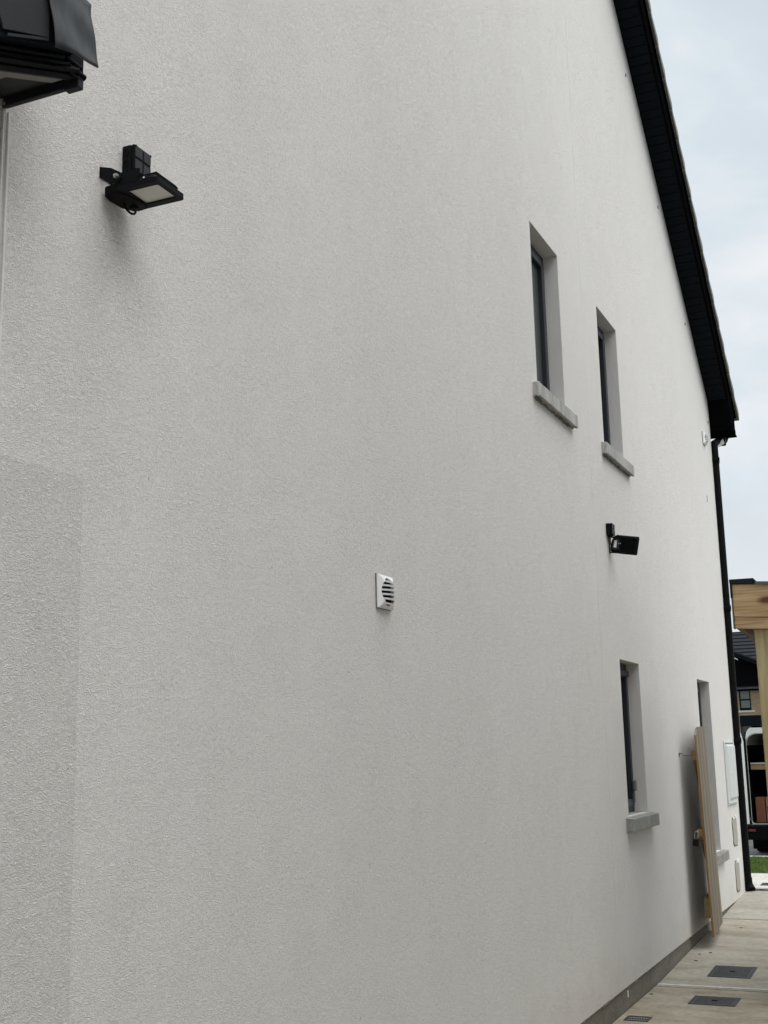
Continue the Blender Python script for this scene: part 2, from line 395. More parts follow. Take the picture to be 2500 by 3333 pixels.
# ------------------------------------------------------------------ the house
YC, YR = 14.04, 2.275              # front corner and rear corner of the gable wall
SL = 0.728                         # main roof slope (dz/dy)
ZW = 1.70 + 14.105                 # roof underside in gable plane: z = ZW - SL*y  (front slope)
YM = (YC + YR)/2
def roof_z(y):                     # underside of verge along the gable
    return ZW - SL*y if y >= YM else ZW - SL*(2*YM - y)
house = thing('house', 'white rendered two-storey house with a tall gable wall and black verge', 'house', (0, 0, 0))

WIN = [dict(y0=7.055, y1=7.685, z0=3.925, z1=5.012, s0=6.955, s1=7.845, zs0=3.825, e=0.042),
       dict(y0=8.745, y1=9.375, z0=3.930, z1=5.012, s0=8.655, s1=9.545, zs0=3.832, e=0.042),
       dict(y0=8.825, y1=9.455, z0=1.228, z1=2.338, s0=8.735, s1=9.575, zs0=1.128, e=0.060),
       dict(y0=11.98, y1=12.66, z0=0.705, z1=2.338, s0=11.88, s1=12.80, zs0=0.605, e=0.055)]
RD = 0.098                          # reveal depth to the frame
ZP = 0.146                          # underside of render
wb = MB()
ybr = sorted(set([YR, YM, YC] + [w['y0'] for w in WIN] + [w['y1'] for w in WIN]))
for a, b in zip(ybr, ybr[1:]):
    holes = sorted([(w['z0'], w['z1']) for w in WIN if w['y0'] <= a+1e-6 and w['y1'] >= b-1e-6])
    z = ZP
    for h0, h1 in holes:
        wb.poly([(0, a, z), (0, b, z), (0, b, h0), (0, a, h0)]); z = h1
    wb.poly([(0, a, z), (0, b, z), (0, b, roof_z(b)+0.02), (0, a, roof_z(a)+0.02)])
for w in WIN:
    y0, y1, z0, z1 = w['y0'], w['y1'], w['z0'], w['z1']; d = -RD-0.06
    wb.poly([(0, y0, z0), (0, y0, z1), (d, y0, z1), (d, y0, z0)])
    wb.poly([(0, y1, z0), (d, y1, z0), (d, y1, z1), (0, y1, z1)])
    wb.poly([(0, y0, z1), (0, y1, z1), (d, y1, z1), (d, y0, z1)])
    wb.poly([(0, y0, z0), (d, y0, z0), (d, y1, z0), (0, y1, z0)])
wb.poly([(0, YR, ZP), (0, YC, ZP), (-0.012, YC, ZP), (-0.012, YR, ZP)])       # underside drip of the render
wb.build('gable_wall', M['render'], house)
ob = MB()      # remaining outer walls
ez = roof_z(YC)
ob.poly([(0, YC, 0), (0, YC, ez), (-9, YC, ez), (-9, YC, 0)])
ob.poly([(0, YR, 0), (-9, YR, 0), (-9, YR, ez), (0, YR, ez)])
ob.poly([(-9, YR, 0), (-9, YC, 0), (-9, YC, ez), (-9, YM, roof_z(YM)), (-9, YR, ez)])
ob.build('outer_wall', M['render'], house)
# plinth with its little weep vents
pl = strip(-0.2, -0.012, YR, YC-0.002, 0.0, 0.3)
for v in pl.bm.verts:
    if v.co.z > g(v.co.y)-0.05: v.co.z = max(ZP-0.002, 0) if v.co.z < 1 else v.co.z
plo = pl.build('plinth', M['plinth'], house)
for yy, zz in ((7.05, 0.075), (8.52, 0.095)):
    MB().box(-0.012, -0.004, yy, yy+0.012, zz-0.022, zz+0.022, 0.003).build('weep_vent', M['white_plastic'], plo)
# broken crumbs of render at the bottom edge
cb = MB(); rg = random.Random(5)
for i in range(46):
    yy = rg.uniform(6.4, 13.9); r_ = rg.uniform(0.003, 0.009)
    if rg.random() < .45: yy = rg.gauss(7.95, 0.06)
    cb.box(-0.004, 0.003, yy, yy+r_*2.5, ZP-r_, ZP+r_*0.8, 0.0015)
tag(cb.build('render_crumb', M['cracked'], house), kind='stuff')

# movement joints (stop beads) and the patch
jb = MB()
jb.box(-0.002, 0.0004, 8.297, 8.303, ZP, roof_z(8.3)-0.02)
jb.build('movement_joint', M['bead2'], house, label='thin pale movement joint running up the middle of the wall')
jb = MB()
for dy in (-0.014, 0.006):
    jb.box(-0.002, 0.006, YR+dy, YR+dy+0.008, ZP, 3.36, 0.0015)
jb.build('movement_joint', M['bead'], house, label='white stop bead under the corner of the lean-to roof')
MB().prism([(1.2, ZP), (2.625, ZP), (2.627, 2.443), (2.615, 2.452), (1.2, 2.452)], 0, -0.01, 0.0042).build('render_patch', M['render_patch'], house, label='greyer rectangular patch of render at the left')
# fixing plugs under the verge
for yy, zz in ((10.48, 7.866), (11.68, 7.05), (12.82, 6.178), (13.93, 5.35)):
    MB().tube([(-0.003, yy, zz), (0.004, yy, zz)], 0.017, 12).build('plug', M['grey_lid'], house, label='small grey plug in the wall below the verge')
MB().box(-0.001, 0.004, 13.43, 13.445, 4.33, 4.40).build('mark', M['sill'], house)

def window(w, glass, kind=0):
    y0, y1, z0, z1 = w['y0'], w['y1'], w['z0'], w['z1']
    yc = (y0+y1)/2
    wo = thing('window', None, None, (-RD, yc, z0)); wo.parent = house
    X1 = -RD; X0 = -RD-0.07; fw = 0.062
    f = MB()
    f.box(X0, X1, y0+0.001, y0+fw, z0+0.001, z1-0.001, 0.004); f.box(X0, X1, y1-fw, y1-0.001, z0+0.001, z1-0.001, 0.004)
    f.box(X0, X1, y0+fw, y1-fw, z1-fw, z1-0.001, 0.004); f.box(X0, X1, y0+fw, y1-fw, z0+0.001, z0+fw, 0.004)
    f.build('frame', M['frame'], wo)
    s = MB(); g2 = 0.052; X3 = -RD+0.016; a, b, c, d = y0+fw-0.012, y1-fw+0.012, z0+fw-0.012, z1-fw+0.012
    s.box(X1-0.03, X3, a, a+g2, c, d, 0.005); s.box(X1-0.03, X3, b-g2, b, c, d, 0.005)
    s.box(X1-0.03, X3, a+g2, b-g2, d-g2, d, 0.005); s.box(X1-0.03, X3, a+g2, b-g2, c, c+g2, 0.005)
    s.build('sash', M['frame'], wo)
    MB().box(-RD-0.028, -RD-0.016, a+g2, b-g2, c+g2, d-g2).build('pane', glass, wo)
    return wo

def sill(w, seed, wo):
    """cast sill with bevelled top, throat under it and slightly chipped edges"""
    rg = random.Random(seed)
    b = MB(); e, z0, z1 = w['e'], w['zs0'], w['z0']
    b.prism([(-RD+0.004, z0), (-0.002, z0), (0.010, z0), (0.012, z0+0.008), (0.022, z0+0.008), (0.024, z0), (e, z0+0.001), (e, z1-0.012), (-RD+0.004, z1+0.006)], 1, w['s0'], w['s1'])
    bmesh.ops.bevel(b.bm, geom=[q for q in b.bm.edges if q.calc_length() > 0.3 or q.verts[0].co.x > e-0.001], offset=0.003, segments=1, affect='EDGES')
    bmesh.ops.subdivide_edges(b.bm, edges=[q for q in b.bm.edges if q.calc_length() > 0.4], cuts=18)
    for v in b.bm.verts:
        if v.co.x > 0.005: v.co += Vector((rg.uniform(-.0007, .0004), 0, rg.uniform(-.0008, .0008)))
    return b.build('sill', M['sill_upper' if z0 > 3 else 'sill'], wo)

wins = []
for i, w in enumerate(WIN):
    o = window(w, M['glass_frost'] if i == 0 else M['glass']); sill(w, i, o); wins.append(o)
# mortar squeezed out under the upstairs sills
for i in (0, 1):
    w = WIN[i]; rg = random.Random(20+i); b = MB()
    for k in range(26):
        yy = w['s0']+0.03+(w['s1']-w['s0']-0.10)*k/26
        b.box(0.0, rg.uniform(.004, .018), yy, yy+rg.uniform(.02, .045), w['zs0']-rg.uniform(.004, .014), w['zs0']+0.001, 0.002)
    b.build('mortar_bed', M['plinth'], wins[i])
# stays / trickle vent on the ground floor window in front
w = WIN[2]
MB().box(-RD, -RD+0.03, w['y0']+0.15, w['y1']-0.055, w['z1']-0.10, w['z1']-0.055, 0.006).build('trickle_vent', M['grey_lid'], wins[2])
hb = MB(); hb.box(-RD+0.016, -RD+0.045, 9.33, 9.39, 1.385, 1.47, 0.014, 3); hb.box(-RD+0.012, -RD+0.03, 9.345, 9.372, 1.30, 1.39, 0.004)
hb.build('window_stay', M['metal_grey'], wins[2], label='grey plastic cap low on the window frame')

# ---- main roof: sheathing, verge, tiles
E0 = 0.235
EY = 14.42                          # eaves end of the box
RZ = lambda y, x=0: ZW - SL*y       # front slope plane
thick = 0.20
rf = MB()
rf.prism([(EY+0.04, RZ(EY+0.04)+thick-0.02), (YM, RZ(YM)+thick-0.02), (2*YM-EY-0.04, RZ(EY+0.04)+thick-0.02), (2*YM-EY-0.04, RZ(EY+0.04)+thick-0.14), (YM, RZ(YM)+thick-0.14), (EY+0.04, RZ(EY+0.04)+thick-0.14)], 0, -9.2, 0.19)
rf.build('roof_deck', M['black_matt'], house)
# soffit boards across the overhang, each one its own piece
nrm = Vector((0, SL, 1)).normalized(); along = Vector((0, 1, -SL)).normalized()
bw = 0.075*math.sqrt(1+SL*SL)
b = MB(); b.box(0.0, E0-0.018, 0.003, bw-0.003, 0.0, 0.010, 0.003)
sof_me = None
rot = Matrix(((1, 0, 0), (0, along.y, nrm.y), (0, along.z, nrm.z))).to_4x4()
k = 0; y = YC + 0.30
while y > YM - 0.02:
    yy = y - 0.075
    if sof_me is None:
        so = b.build('soffit_board', M['black_matt'], house); so.matrix_local = Matrix.Translation((0.001, yy, RZ(yy))) @ rot; sof_me = so.data
    else:
        so = bpy.data.objects.new('soffit_board', sof_me); C.objects.link(so); so.parent = house
        so.matrix_local = Matrix.Translation((0.001, yy, RZ(yy) + (k % 3)*0.0006)) @ rot
    y = yy; k += 1
rotb = Matrix(((1, 0, 0), (0, -along.y, -nrm.y), (0, along.z, nrm.z))).to_4x4()
for k in range(6):                  # start of the rear slope
    yy = YM - 0.0 - 0.075*k
    so = bpy.data.objects.new('soffit_board', sof_me); C.objects.link(so); so.parent = house
    so.matrix_local = Matrix.Translation((0.001, yy, RZ(2*YM-yy))) @ rotb
# bargeboards (fascia along the rake) and rail under it
def rake(x0, x1, h0, h1, ya, yb, fz=RZ): return MB().prism([(ya, fz(ya)+h0), (yb, fz(yb)+h0), (yb, fz(yb)+h1), (ya, fz(ya)+h1)], 0, x0, x1, 0.0015)
bb = rake(E0-0.018, E0, -0.012, 0.215, YM, EY-0.02); bb.build('bargeboard', M['barge_black'], house)
rake(E0-0.03, E0-0.020, -0.006, 0.006, YM, EY-0.03).build('soffit_trim', M['black'], house)
zb = lambda y: RZ(2*YM-y)
rake(E0-0.018, E0, -0.012, 0.215, YR-0.35, YM, zb).build('bargeboard', M['barge_black'], house)
rake(0, E0-0.02, 0.0, 0.010, YR-0.30, YM-0.46, zb).build('soffit_panel', M['black_matt'], house)
# eaves box end
bx = MB(); bx.prism([(YC-0.05, RZ(YC-0.05)), (EY, RZ(EY)+0.02), (EY, 5.268), (YC+0.03, 5.268)], 0, 0.002, E0+0.002, 0.002)
bx.build('eaves_box', M['barge_black'], house)
bx = MB(); bx.box(0.13, E0+0.012, YC+0.1, EY+0.01, 5.256, 5.272, 0.003); bx.box(-9, 0.0, YC, EY, 5.269, 5.283)
bx.box(-9, 0.001, EY-0.015, EY, 5.269, 5.44); bx.build('eaves_soffit', M['barge_black'], house)
# tiles: each course a step; the verge tile is a piece of its own
gy = 0.268
ncr = 23
tile_me = None
dl = math.sqrt(1+SL*SL)
for side in (0, 1):
    for k in range(ncr):
        yb_ = EY + 0.10 - gy*k; yt_ = yb_ - gy - 0.05
        if yt_ < YM - 0.02: yt_ = YM
        def TZ(y, up): return RZ(y) + 0.222 + up
        pr = [(yb_, TZ(yb_, 0.020)), (yb_+0.006, TZ(yb_, 0.100)), (yb_-0.02, TZ(yb_-0.02, 0.128)), (yt_, TZ(yt_, 0.042)), (yt_, TZ(yt_, -0.006))]
        if side: pr = [(2*YM-p[0], p[1]) for p in pr]
        MB().prism(pr, 0, -0.055, 0.276, 0.003).build('verge_tile', M['slate_edge'], house)
        MB().prism(pr, 0, -9.25, -0.062).build('tile_course', M['slate'], house)
# mortar/undercloak below the verge tiles
rake(E0-0.02, 0.252, 0.205, 0.232, YM, EY+0.03).build('undercloak', M['barge_black'], house)
rake(E0-0.02, 0.252, 0.205, 0.232, YR-0.40, YM, zb).build('undercloak', M['black'], house)
MB().prism([(YM-0.16, roof_z(YM)+0.19), (YM-0.1, roof_z(YM)+0.30), (YM, roof_z(YM)+0.35), (YM+0.1, roof_z(YM)+0.30), (YM+0.16, roof_z(YM)+0.19)], 0, -9.25, 0.27).build('ridge_cap', M['slate'], house)
# front gutter
gt = MB(); n = 10
out = [(EY+0.075+0.058*math.cos(math.pi+math.pi*i/n), 5.415+0.058*math.sin(math.pi+math.pi*i/n)) for i in range(n+1)]
inn = [(EY+0.075+0.053*math.cos(math.pi+math.pi*i/n), 5.415+0.053*math.sin(math.pi+math.pi*i/n)) for i in range(n+1)]
gt.prism(out + inn[::-1], 0, -9.2, 0.195); gt.prism(out, 0, 0.195, 0.20)
gt.build('gutter', M['black'], house, smooth=True)

# ---- single storey lean-to at the left: its roof runs down towards us
TL = 0.435
LZ = lambda y: 3.39 + TL*(y-YR)      # soffit underside
EXY = -2.2
ext = MB(); ext.poly([(0, EXY, ZP), (0, YR-0.014, ZP), (0, YR-0.014, LZ(YR)+0.02), (0, EXY, LZ(EXY)+0.02)])
ext.poly([(0, EXY, ZP), (0, EXY, LZ(EXY)), (-6, EXY, LZ(EXY)), (-6, EXY, ZP)])
ext.build('extension_wall', M['render'], house)
MB().box(-0.2, -0.012, EXY, YR-0.002, -0.2, ZP-0.002).build('plinth', M['plinth'], house)
def lrake(x0, x1, h0, h1, ya=EXY-0.25, yb=YR, bev=0.0): return MB().prism([(ya, LZ(ya)+h0), (yb, LZ(yb)+h0), (yb, LZ(yb)+h1), (ya, LZ(ya)+h1)], 0, x0, x1, bev)
for k in range(12):                  # grey soffit boards with dark joints
    yb_ = 2.075 - 0.115*k; ya_ = yb_-0.108
    MB().prism([(ya_, LZ(ya_)), (yb_, LZ(yb_)), (yb_, LZ(yb_)+0.008), (ya_, LZ(ya_)+0.008)], 0, 0.004, 0.186).build('soffit_board', M['soffit_grey'], house)
MB().prism([(EXY, LZ(EXY)+0.011), (YR-0.01, LZ(YR-0.01)+0.011), (YR-0.01, LZ(YR-0.01)+0.02), (EXY, LZ(EXY)+0.02)], 0, 0.002, 0.20).build('soffit_backing', M['black_matt'], house)
lrake(0.006, 0.19, 0.002, 0.010, 2.082, 2.25).build('soffit_board', M['black'], house, label='black last soffit board by the wall corner')
lrake(0.188, 0.226, -0.004, 0.008, EXY-0.25, 2.225, 0.001).build('soffit_trim', M['soffit_grey'], house)
# moulded verge trim: stacked ribs
lrake(0.226, 0.240, -0.006, 0.010, EXY-0.25, 2.262, 0.003).build('verge_moulding', M['black'], house)
lrake(0.228, 0.252, 0.011, 0.026, EXY-0.25, 2.262, 0.006).build('verge_moulding', M['black'], house)
lrake(0.228, 0.243, 0.027, 0.042, EXY-0.25, 2.262, 0.004).build('verge_moulding', M['black'], house)
lrake(0.225, 0.252, 0.043, 0.054, EXY-0.25, 2.20, 0.003).build('verge_moulding', M['black'], house)
lrake(0.19, 0.235, 0.010, 0.15, EXY-0.25, 2.262).build('bargeboard', M['black_matt'], house)
lrake(0.236, 0.284, 0.060, 0.262, EXY-0.25, 2.232).build('bargeboard', M['black_matt'], house)  # black filler board standing in for the deep shadow under the caps
# turned ends of the mouldings at the top of the verge
eb = MB()
eb.tube([(0.240, 2.225, 3.396), (0.243, 2.283, 3.394)], [0.007, 0.0085], 12)
eb.tube([(0.238, 2.215, 3.416), (0.240, 2.272, 3.414)], 0.007, 12)
eb.tube([(0.240, 2.225, 3.381), (0.240, 2.270, 3.381)], 0.0055, 12)
eb.box(0.205, 0.243, 2.225, 2.282, 3.386, 3.45, 0.003)
eb.build('moulding_end', M['black'], house, smooth=True)
# closing strip across the end of the overhang
cs = MB(); cs.box(0.002, 0.212, 2.262, 2.278, 3.366, 3.404, 0.002); cs.box(0.200, 0.245, 2.258, 2.280, 3.358, 3.390, 0.002)
cs.build('end_strip', M['grey_lid'], house)
MB().tube([(0.008, 2.260, 3.373), (0.008, 2.264, 3.373)], 0.004, 8).build('screw', M['steel'], house)
# verge caps: plates hanging over the end of each slate course, and a loose flashing at the top
VC = MB()
for k in range(9):
    yb_ = 2.088 - 0.185*k; ya_ = yb_ - 0.160
    VC = MB(); x = 0.292 + 0.001*(k % 2)
    lo = LZ(yb_)+0.078; la = LZ(ya_)+0.078
    VC.prism([(ya_-0.030, la+0.20), (ya_-0.008, la+0.03), (ya_+0.006, la), (yb_, lo-0.004), (yb_-0.004, lo+0.20)], 0, x-0.006, x, 0.001)
    VC.prism([(ya_+0.022, la-0.007), (yb_, lo-0.011), (yb_, lo-0.0045), (ya_+0.022, la-0.0005)], 0, x-0.02, x-0.001)
    VC.build('verge_cap', M['grey_lid'], house)
    MB().prism([(ya_, LZ(ya_)+0.27), (yb_+0.03, LZ(yb_+0.03)+0.27), (yb_+0.03, LZ(yb_+0.03)+0.30), (ya_, LZ(ya_)+0.285)], 0, -6, 0.30).build('slate_course', M['slate'], house)
lrake(-6, 0.24, 0.15, 0.265, EXY-0.25, YR-0.002).build('roof_deck', M['black_matt'], house)
# flashing: wavy sheet bent over the verge with a curled lower corner
nu, nv = 14, 14; vs = []; fs = []
cor = [Vector((0.292, 2.088, 3.375)), Vector((0.325, 2.250, 3.372)), Vector((0.300, 2.255, 3.60)), Vector((0.292, 2.055, 3.60))]   # bl, br, tr, tl
cor = [Vector((0.303, 2.097, 3.360)), Vector((0.316, 2.241, 3.380)), Vector((0.298, 2.228, 3.552)), Vector((0.296, 2.048, 3.60))]
for i in range(nu+1):
    for j in range(nv+1):
        u, v = i/nu, j/nv
        p = cor[0].lerp(cor[1], u).lerp(cor[3].lerp(cor[2], u), v)
        p.x += 0.004*math.sin(5.2*u+2*v) + 0.006*(u**4)*((1-v)**2) + 0.003*math.sin(9*v+3*u)
        p.z += (0.006*math.sin(math.pi*u) - 0.012*u*(1-u))*(1-v)
        p.y += 0.0045*math.sin(7*v)*u
        vs.append(p)
for i in range(nu):
    for j in range(nv):
        a = i*(nv+1)+j; fs.append((a, a+nv+1, a+nv+2, a+1))
me = bpy.data.meshes.new('flashing'); me.from_pydata(vs, [], fs); me.materials.append(M['lead'])
fo = bpy.data.objects.new('flashing', me); C.objects.link(fo); fo.parent = house
for p in me.polygons: p.use_smooth = True
sm = fo.modifiers.new('thick', 'SOLIDIFY'); sm.thickness = 0.003; sm.offset = 0
fo['label'] = 'dull grey flashing sheet bent over the end of the lean-to verge'
MB().hull8([(0.298, 2.045, 3.60), (0.298, 2.228, 3.552), (0.10, 2.25, 3.60), (0.10, 2.05, 3.64)], [(0.296, 2.045, 3.61), (0.296, 2.228, 3.556), (0.10, 2.25, 3.61), (0.10, 2.05, 3.65)]).build('flashing_top', M['lead'], house)

# ------------------------------------------------------------------ downpipe
dp = thing('downpipe', 'black round rainwater downpipe on the far front corner of the white house', 'downpipe', (0.034, 14.085, g(14.085)))
PX, PY, PR = 0.027, 14.085, 0.0415
MB().tube([(PX, PY, 0.20), (PX, PY, 5.09)], PR, 20).build('pipe', M['black'], dp, smooth=True)
for zz in (4.93, 3.22, 1.76):
    c = MB(); c.tube([(PX, PY, zz-0.035), (PX, PY, zz+0.035)], PR+0.006, 20); c.box(PX-0.055, PX+0.055, PY-0.06, PY-0.03, zz-0.018, zz+0.018, 0.004)
    cl = c.build('pipe_clip', M['black'], dp, smooth=True)
    MB().tube([(PX+0.012, PY-0.042, zz), (PX+0.012, PY-0.037, zz)], 0.006, 8).build('screw', M['steel'], cl)
MB().tube([(PX, PY, 5.07), (PX+0.002, PY+0.005, 5.13), (0.065, 14.22, 5.19), (0.105, 14.36, 5.22), (0.108, 14.42, 5.26), (0.108, 14.49, 5.37)], PR+0.001, 16).build('swan_neck', M['black'], dp, smooth=True)
MB().box(0.075, 0.14, 14.20, 14.27, 5.13, 5.235, 0.01).build('outlet', M['black'], dp)
tp = MB(); tp.hull8([(0.066, 14.13, 5.10), (0.072, 14.14, 5.145), (0.118, 14.20, 5.205), (0.130, 14.20, 5.15)], [(0.070, 14.145, 5.095), (0.076, 14.15, 5.14), (0.122, 14.22, 5.20), (0.134, 14.22, 5.145)])
tp.build('plastic_wrap', M['tape'], dp, label='milky protective plastic hanging at the swan neck')
sh = MB(); sh.tube([(PX, PY, 0.31), (PX, PY, 0.245), (PX+0.014, PY+0.0, 0.205), (PX+0.03, PY-0.02, 0.178)], [PR+0.007, PR+0.008, PR+0.011, PR+0.012], 16)
sh.build('shoe', M['black'], dp, smooth=True)

# ------------------------------------------------------------------ wall vents
def wall_vent(y0, z0, w, h, d, label):
    t = thing('wall_vent', label, 'vent', (0, y0+w/2, z0), 'white louvred vents on the gable wall')
    yc, zc = y0+w/2, z0+h/2
    # back flange
    MB().box(0.0, 0.006, y0, y0+w, z0, z0+h, 0.001).build('back_plate', M['plinth'], t)
    # cover: pillowed plate with an oval opening in which the louvres sit
    nr, ns = 9, 48
    ry, rz = w*0.40, h*0.405
    def prof(r):          # pillow height from centre (0) to edge (1)
        return d*(1-0.72*min(1.0, r)**2.0)
    vs, fs = [], []
    for i in range(nr+1):
        s = i/nr
        for k in range(ns):
            a = 2*math.pi*k/ns; ca, sa = math.cos(a), math.sin(a)
            ox, oz = ry*ca, rz*sa
            m = max(abs(ca), abs(sa)); ex, ez_ = (w/2-0.002)*ca/m, (h/2-0.002)*sa/m
            yy, zz = ox+(ex-ox)*s, oz+(ez_-oz)*s
            rad = max(abs(yy)/(w/2), abs(zz)/(h/2))
            vs.append((prof(rad) if i < nr else 0.28*d, yc+yy, zc+zz))
    for i in range(nr):
        for k in range(ns):
            a, b_ = i*ns+k, i*ns+(k+1) % ns; fs.append((a, b_, b_+ns, a+ns))
    base = nr*ns; n0 = len(vs)
    for k in range(ns):
        v = vs[base+k]; vs.append((0.005, v[1], v[2]))
    for k in range(ns): fs.append((base+k, base+(k+1) % ns, n0+(k+1) % ns, n0+k))
    n1_ = len(vs)     # inward lip of the opening
    for k in range(ns): v = vs[k]; vs.append((v[0]-0.012, v[1], v[2]))
    for k in range(ns): fs.append((k, n1_+k, n1_+(k+1) % ns, (k+1) % ns))
    me = bpy.data.meshes.new('cover'); me.from_pydata(vs, [], fs); me.materials.append(M['white_plastic'])
    for p in me.polygons: p.use_smooth = True
    try: me.set_sharp_from_angle(angle=R(40))
    except Exception: pass
    o = bpy.data.objects.new('cover', me); C.objects.link(o); o.parent = t; o.location = (0, -yc, -z0)
    MB().box(0.004, 0.0075, yc-ry-0.004, yc+ry+0.004, zc-rz-0.004, zc+rz+0.004).build('dark_duct', M['rubber'], t)
    nl = 6; pitch = 2*rz/(nl+0.35)
    for k in range(nl):
        zz = zc - rz + pitch*(k+0.42)
        rel = (zz+pitch*0.15-zc)/rz
        half = ry*math.sqrt(max(0.02, 1-rel*rel))
        b = MB(); segs = 8
        for i in range(segs):
            a0, a1 = -half+2*half*i/segs, -half+2*half*(i+1)/segs
            def sx(a): return prof(max(abs(a)/(w/2), abs(rel)*rz/(h/2)))-0.001 + 0.009*(1-(a/ry)**2)*(1-0.6*rel*rel)
            b.hull8([(sx(a0)-0.013, yc+a0, zz+0.004), (sx(a0)-0.001, yc+a0, zz-0.004), (sx(a0)+0.001, yc+a0, zz+pitch*0.20), (sx(a0)-0.009, yc+a0, zz+pitch*0.27)],
                    [(sx(a1)-0.013, yc+a1, zz+0.004), (sx(a1)-0.001, yc+a1, zz-0.004), (sx(a1)+0.001, yc+a1, zz+pitch*0.20), (sx(a1)-0.009, yc+a1, zz+pitch*0.27)])
        bmesh.ops.remove_doubles(b.bm, verts=b.bm.verts, dist=0.0002)
        b.build('louvre', M['white_plastic'], t)
    return t
wall_vent(4.548, 2.289, 0.150, 0.143, 0.040, 'white square vent with oval louvres alone in the middle of the wall')
wall_vent(13.42, 4.985, 0.150, 0.143, 0.050, 'small far white louvred vent high up beside the downpipe')

# ------------------------------------------------------------------ junction boxes and floodlights
def junction_box(y0, z0, s, d, label):
    t = thing('junction_box', label, 'junction box', (0, y0+s/2, z0), 'black junction boxes above the floodlights')
    MB().box(0.0, d*0.68, y0, y0+s, z0, z0+s, 0.004, 2).build('body', M['lamp_black'], t)
    MB().box(d*0.69, d-0.002, y0, y0+s, z0, z0+s, 0.005, 2).build('lid', M['black'], t)
    q = s*0.41
    for a in (0, 1):
        for c in (0, 1):
            ya_ = y0+0.004 + a*(s-0.008-q); za_ = z0+0.004 + c*(s-0.008-q)
            MB().box(d-0.003, d, ya_, ya_+q-0.0, za_, za_+q, 0.0012).build('lid_panel', M['lid_grey'], t)
    for zz in (0.3, 0.72):
        k = MB(); n = 16
        for i in range(n):
            a0, a1 = 2*math.pi*i/n, 2*math.pi*(i+1)/n
            c = (d*0.36, z0+s*zz)
            k.hull8([(c[0]+math.cos(a0)*.0095, y0-0.0015, c[1]+math.sin(a0)*.0095), (c[0]+math.cos(a1)*.0095, y0-0.0015, c[1]+math.sin(a1)*.0095), (c[0]+math.cos(a1)*.0075, y0-0.0015, c[1]+math.sin(a1)*.0075), (c[0]+math.cos(a0)*.0075, y0-0.0015, c[1]+math.sin(a0)*.0075)],
                    [(c[0]+math.cos(a0)*.0095, y0+0.001, c[1]+math.sin(a0)*.0095), (c[0]+math.cos(a1)*.0095, y0+0.001, c[1]+math.sin(a1)*.0095), (c[0]+math.cos(a1)*.0075, y0+0.001, c[1]+math.sin(a1)*.0075), (c[0]+math.cos(a0)*.0075, y0+0.001, c[1]+math.sin(a0)*.0075)])
        k.build('knockout', M['rubber'], t)
    for a in (0.07, 0.93):
        for c in (0.07, 0.93):
            MB().tube([(d-0.001, y0+s*a, z0+s*c), (d+0.0008, y0+s*a, z0+s*c)], 0.0035, 8).build('lid_screw', M['rubber'], t)
    return t
junction_box(2.776, 3.412, 0.086, 0.047, 'square black junction box above the nearer floodlight')
junction_box(8.640, 3.222, 0.086, 0.047, 'square black junction box above the farther floodlight')

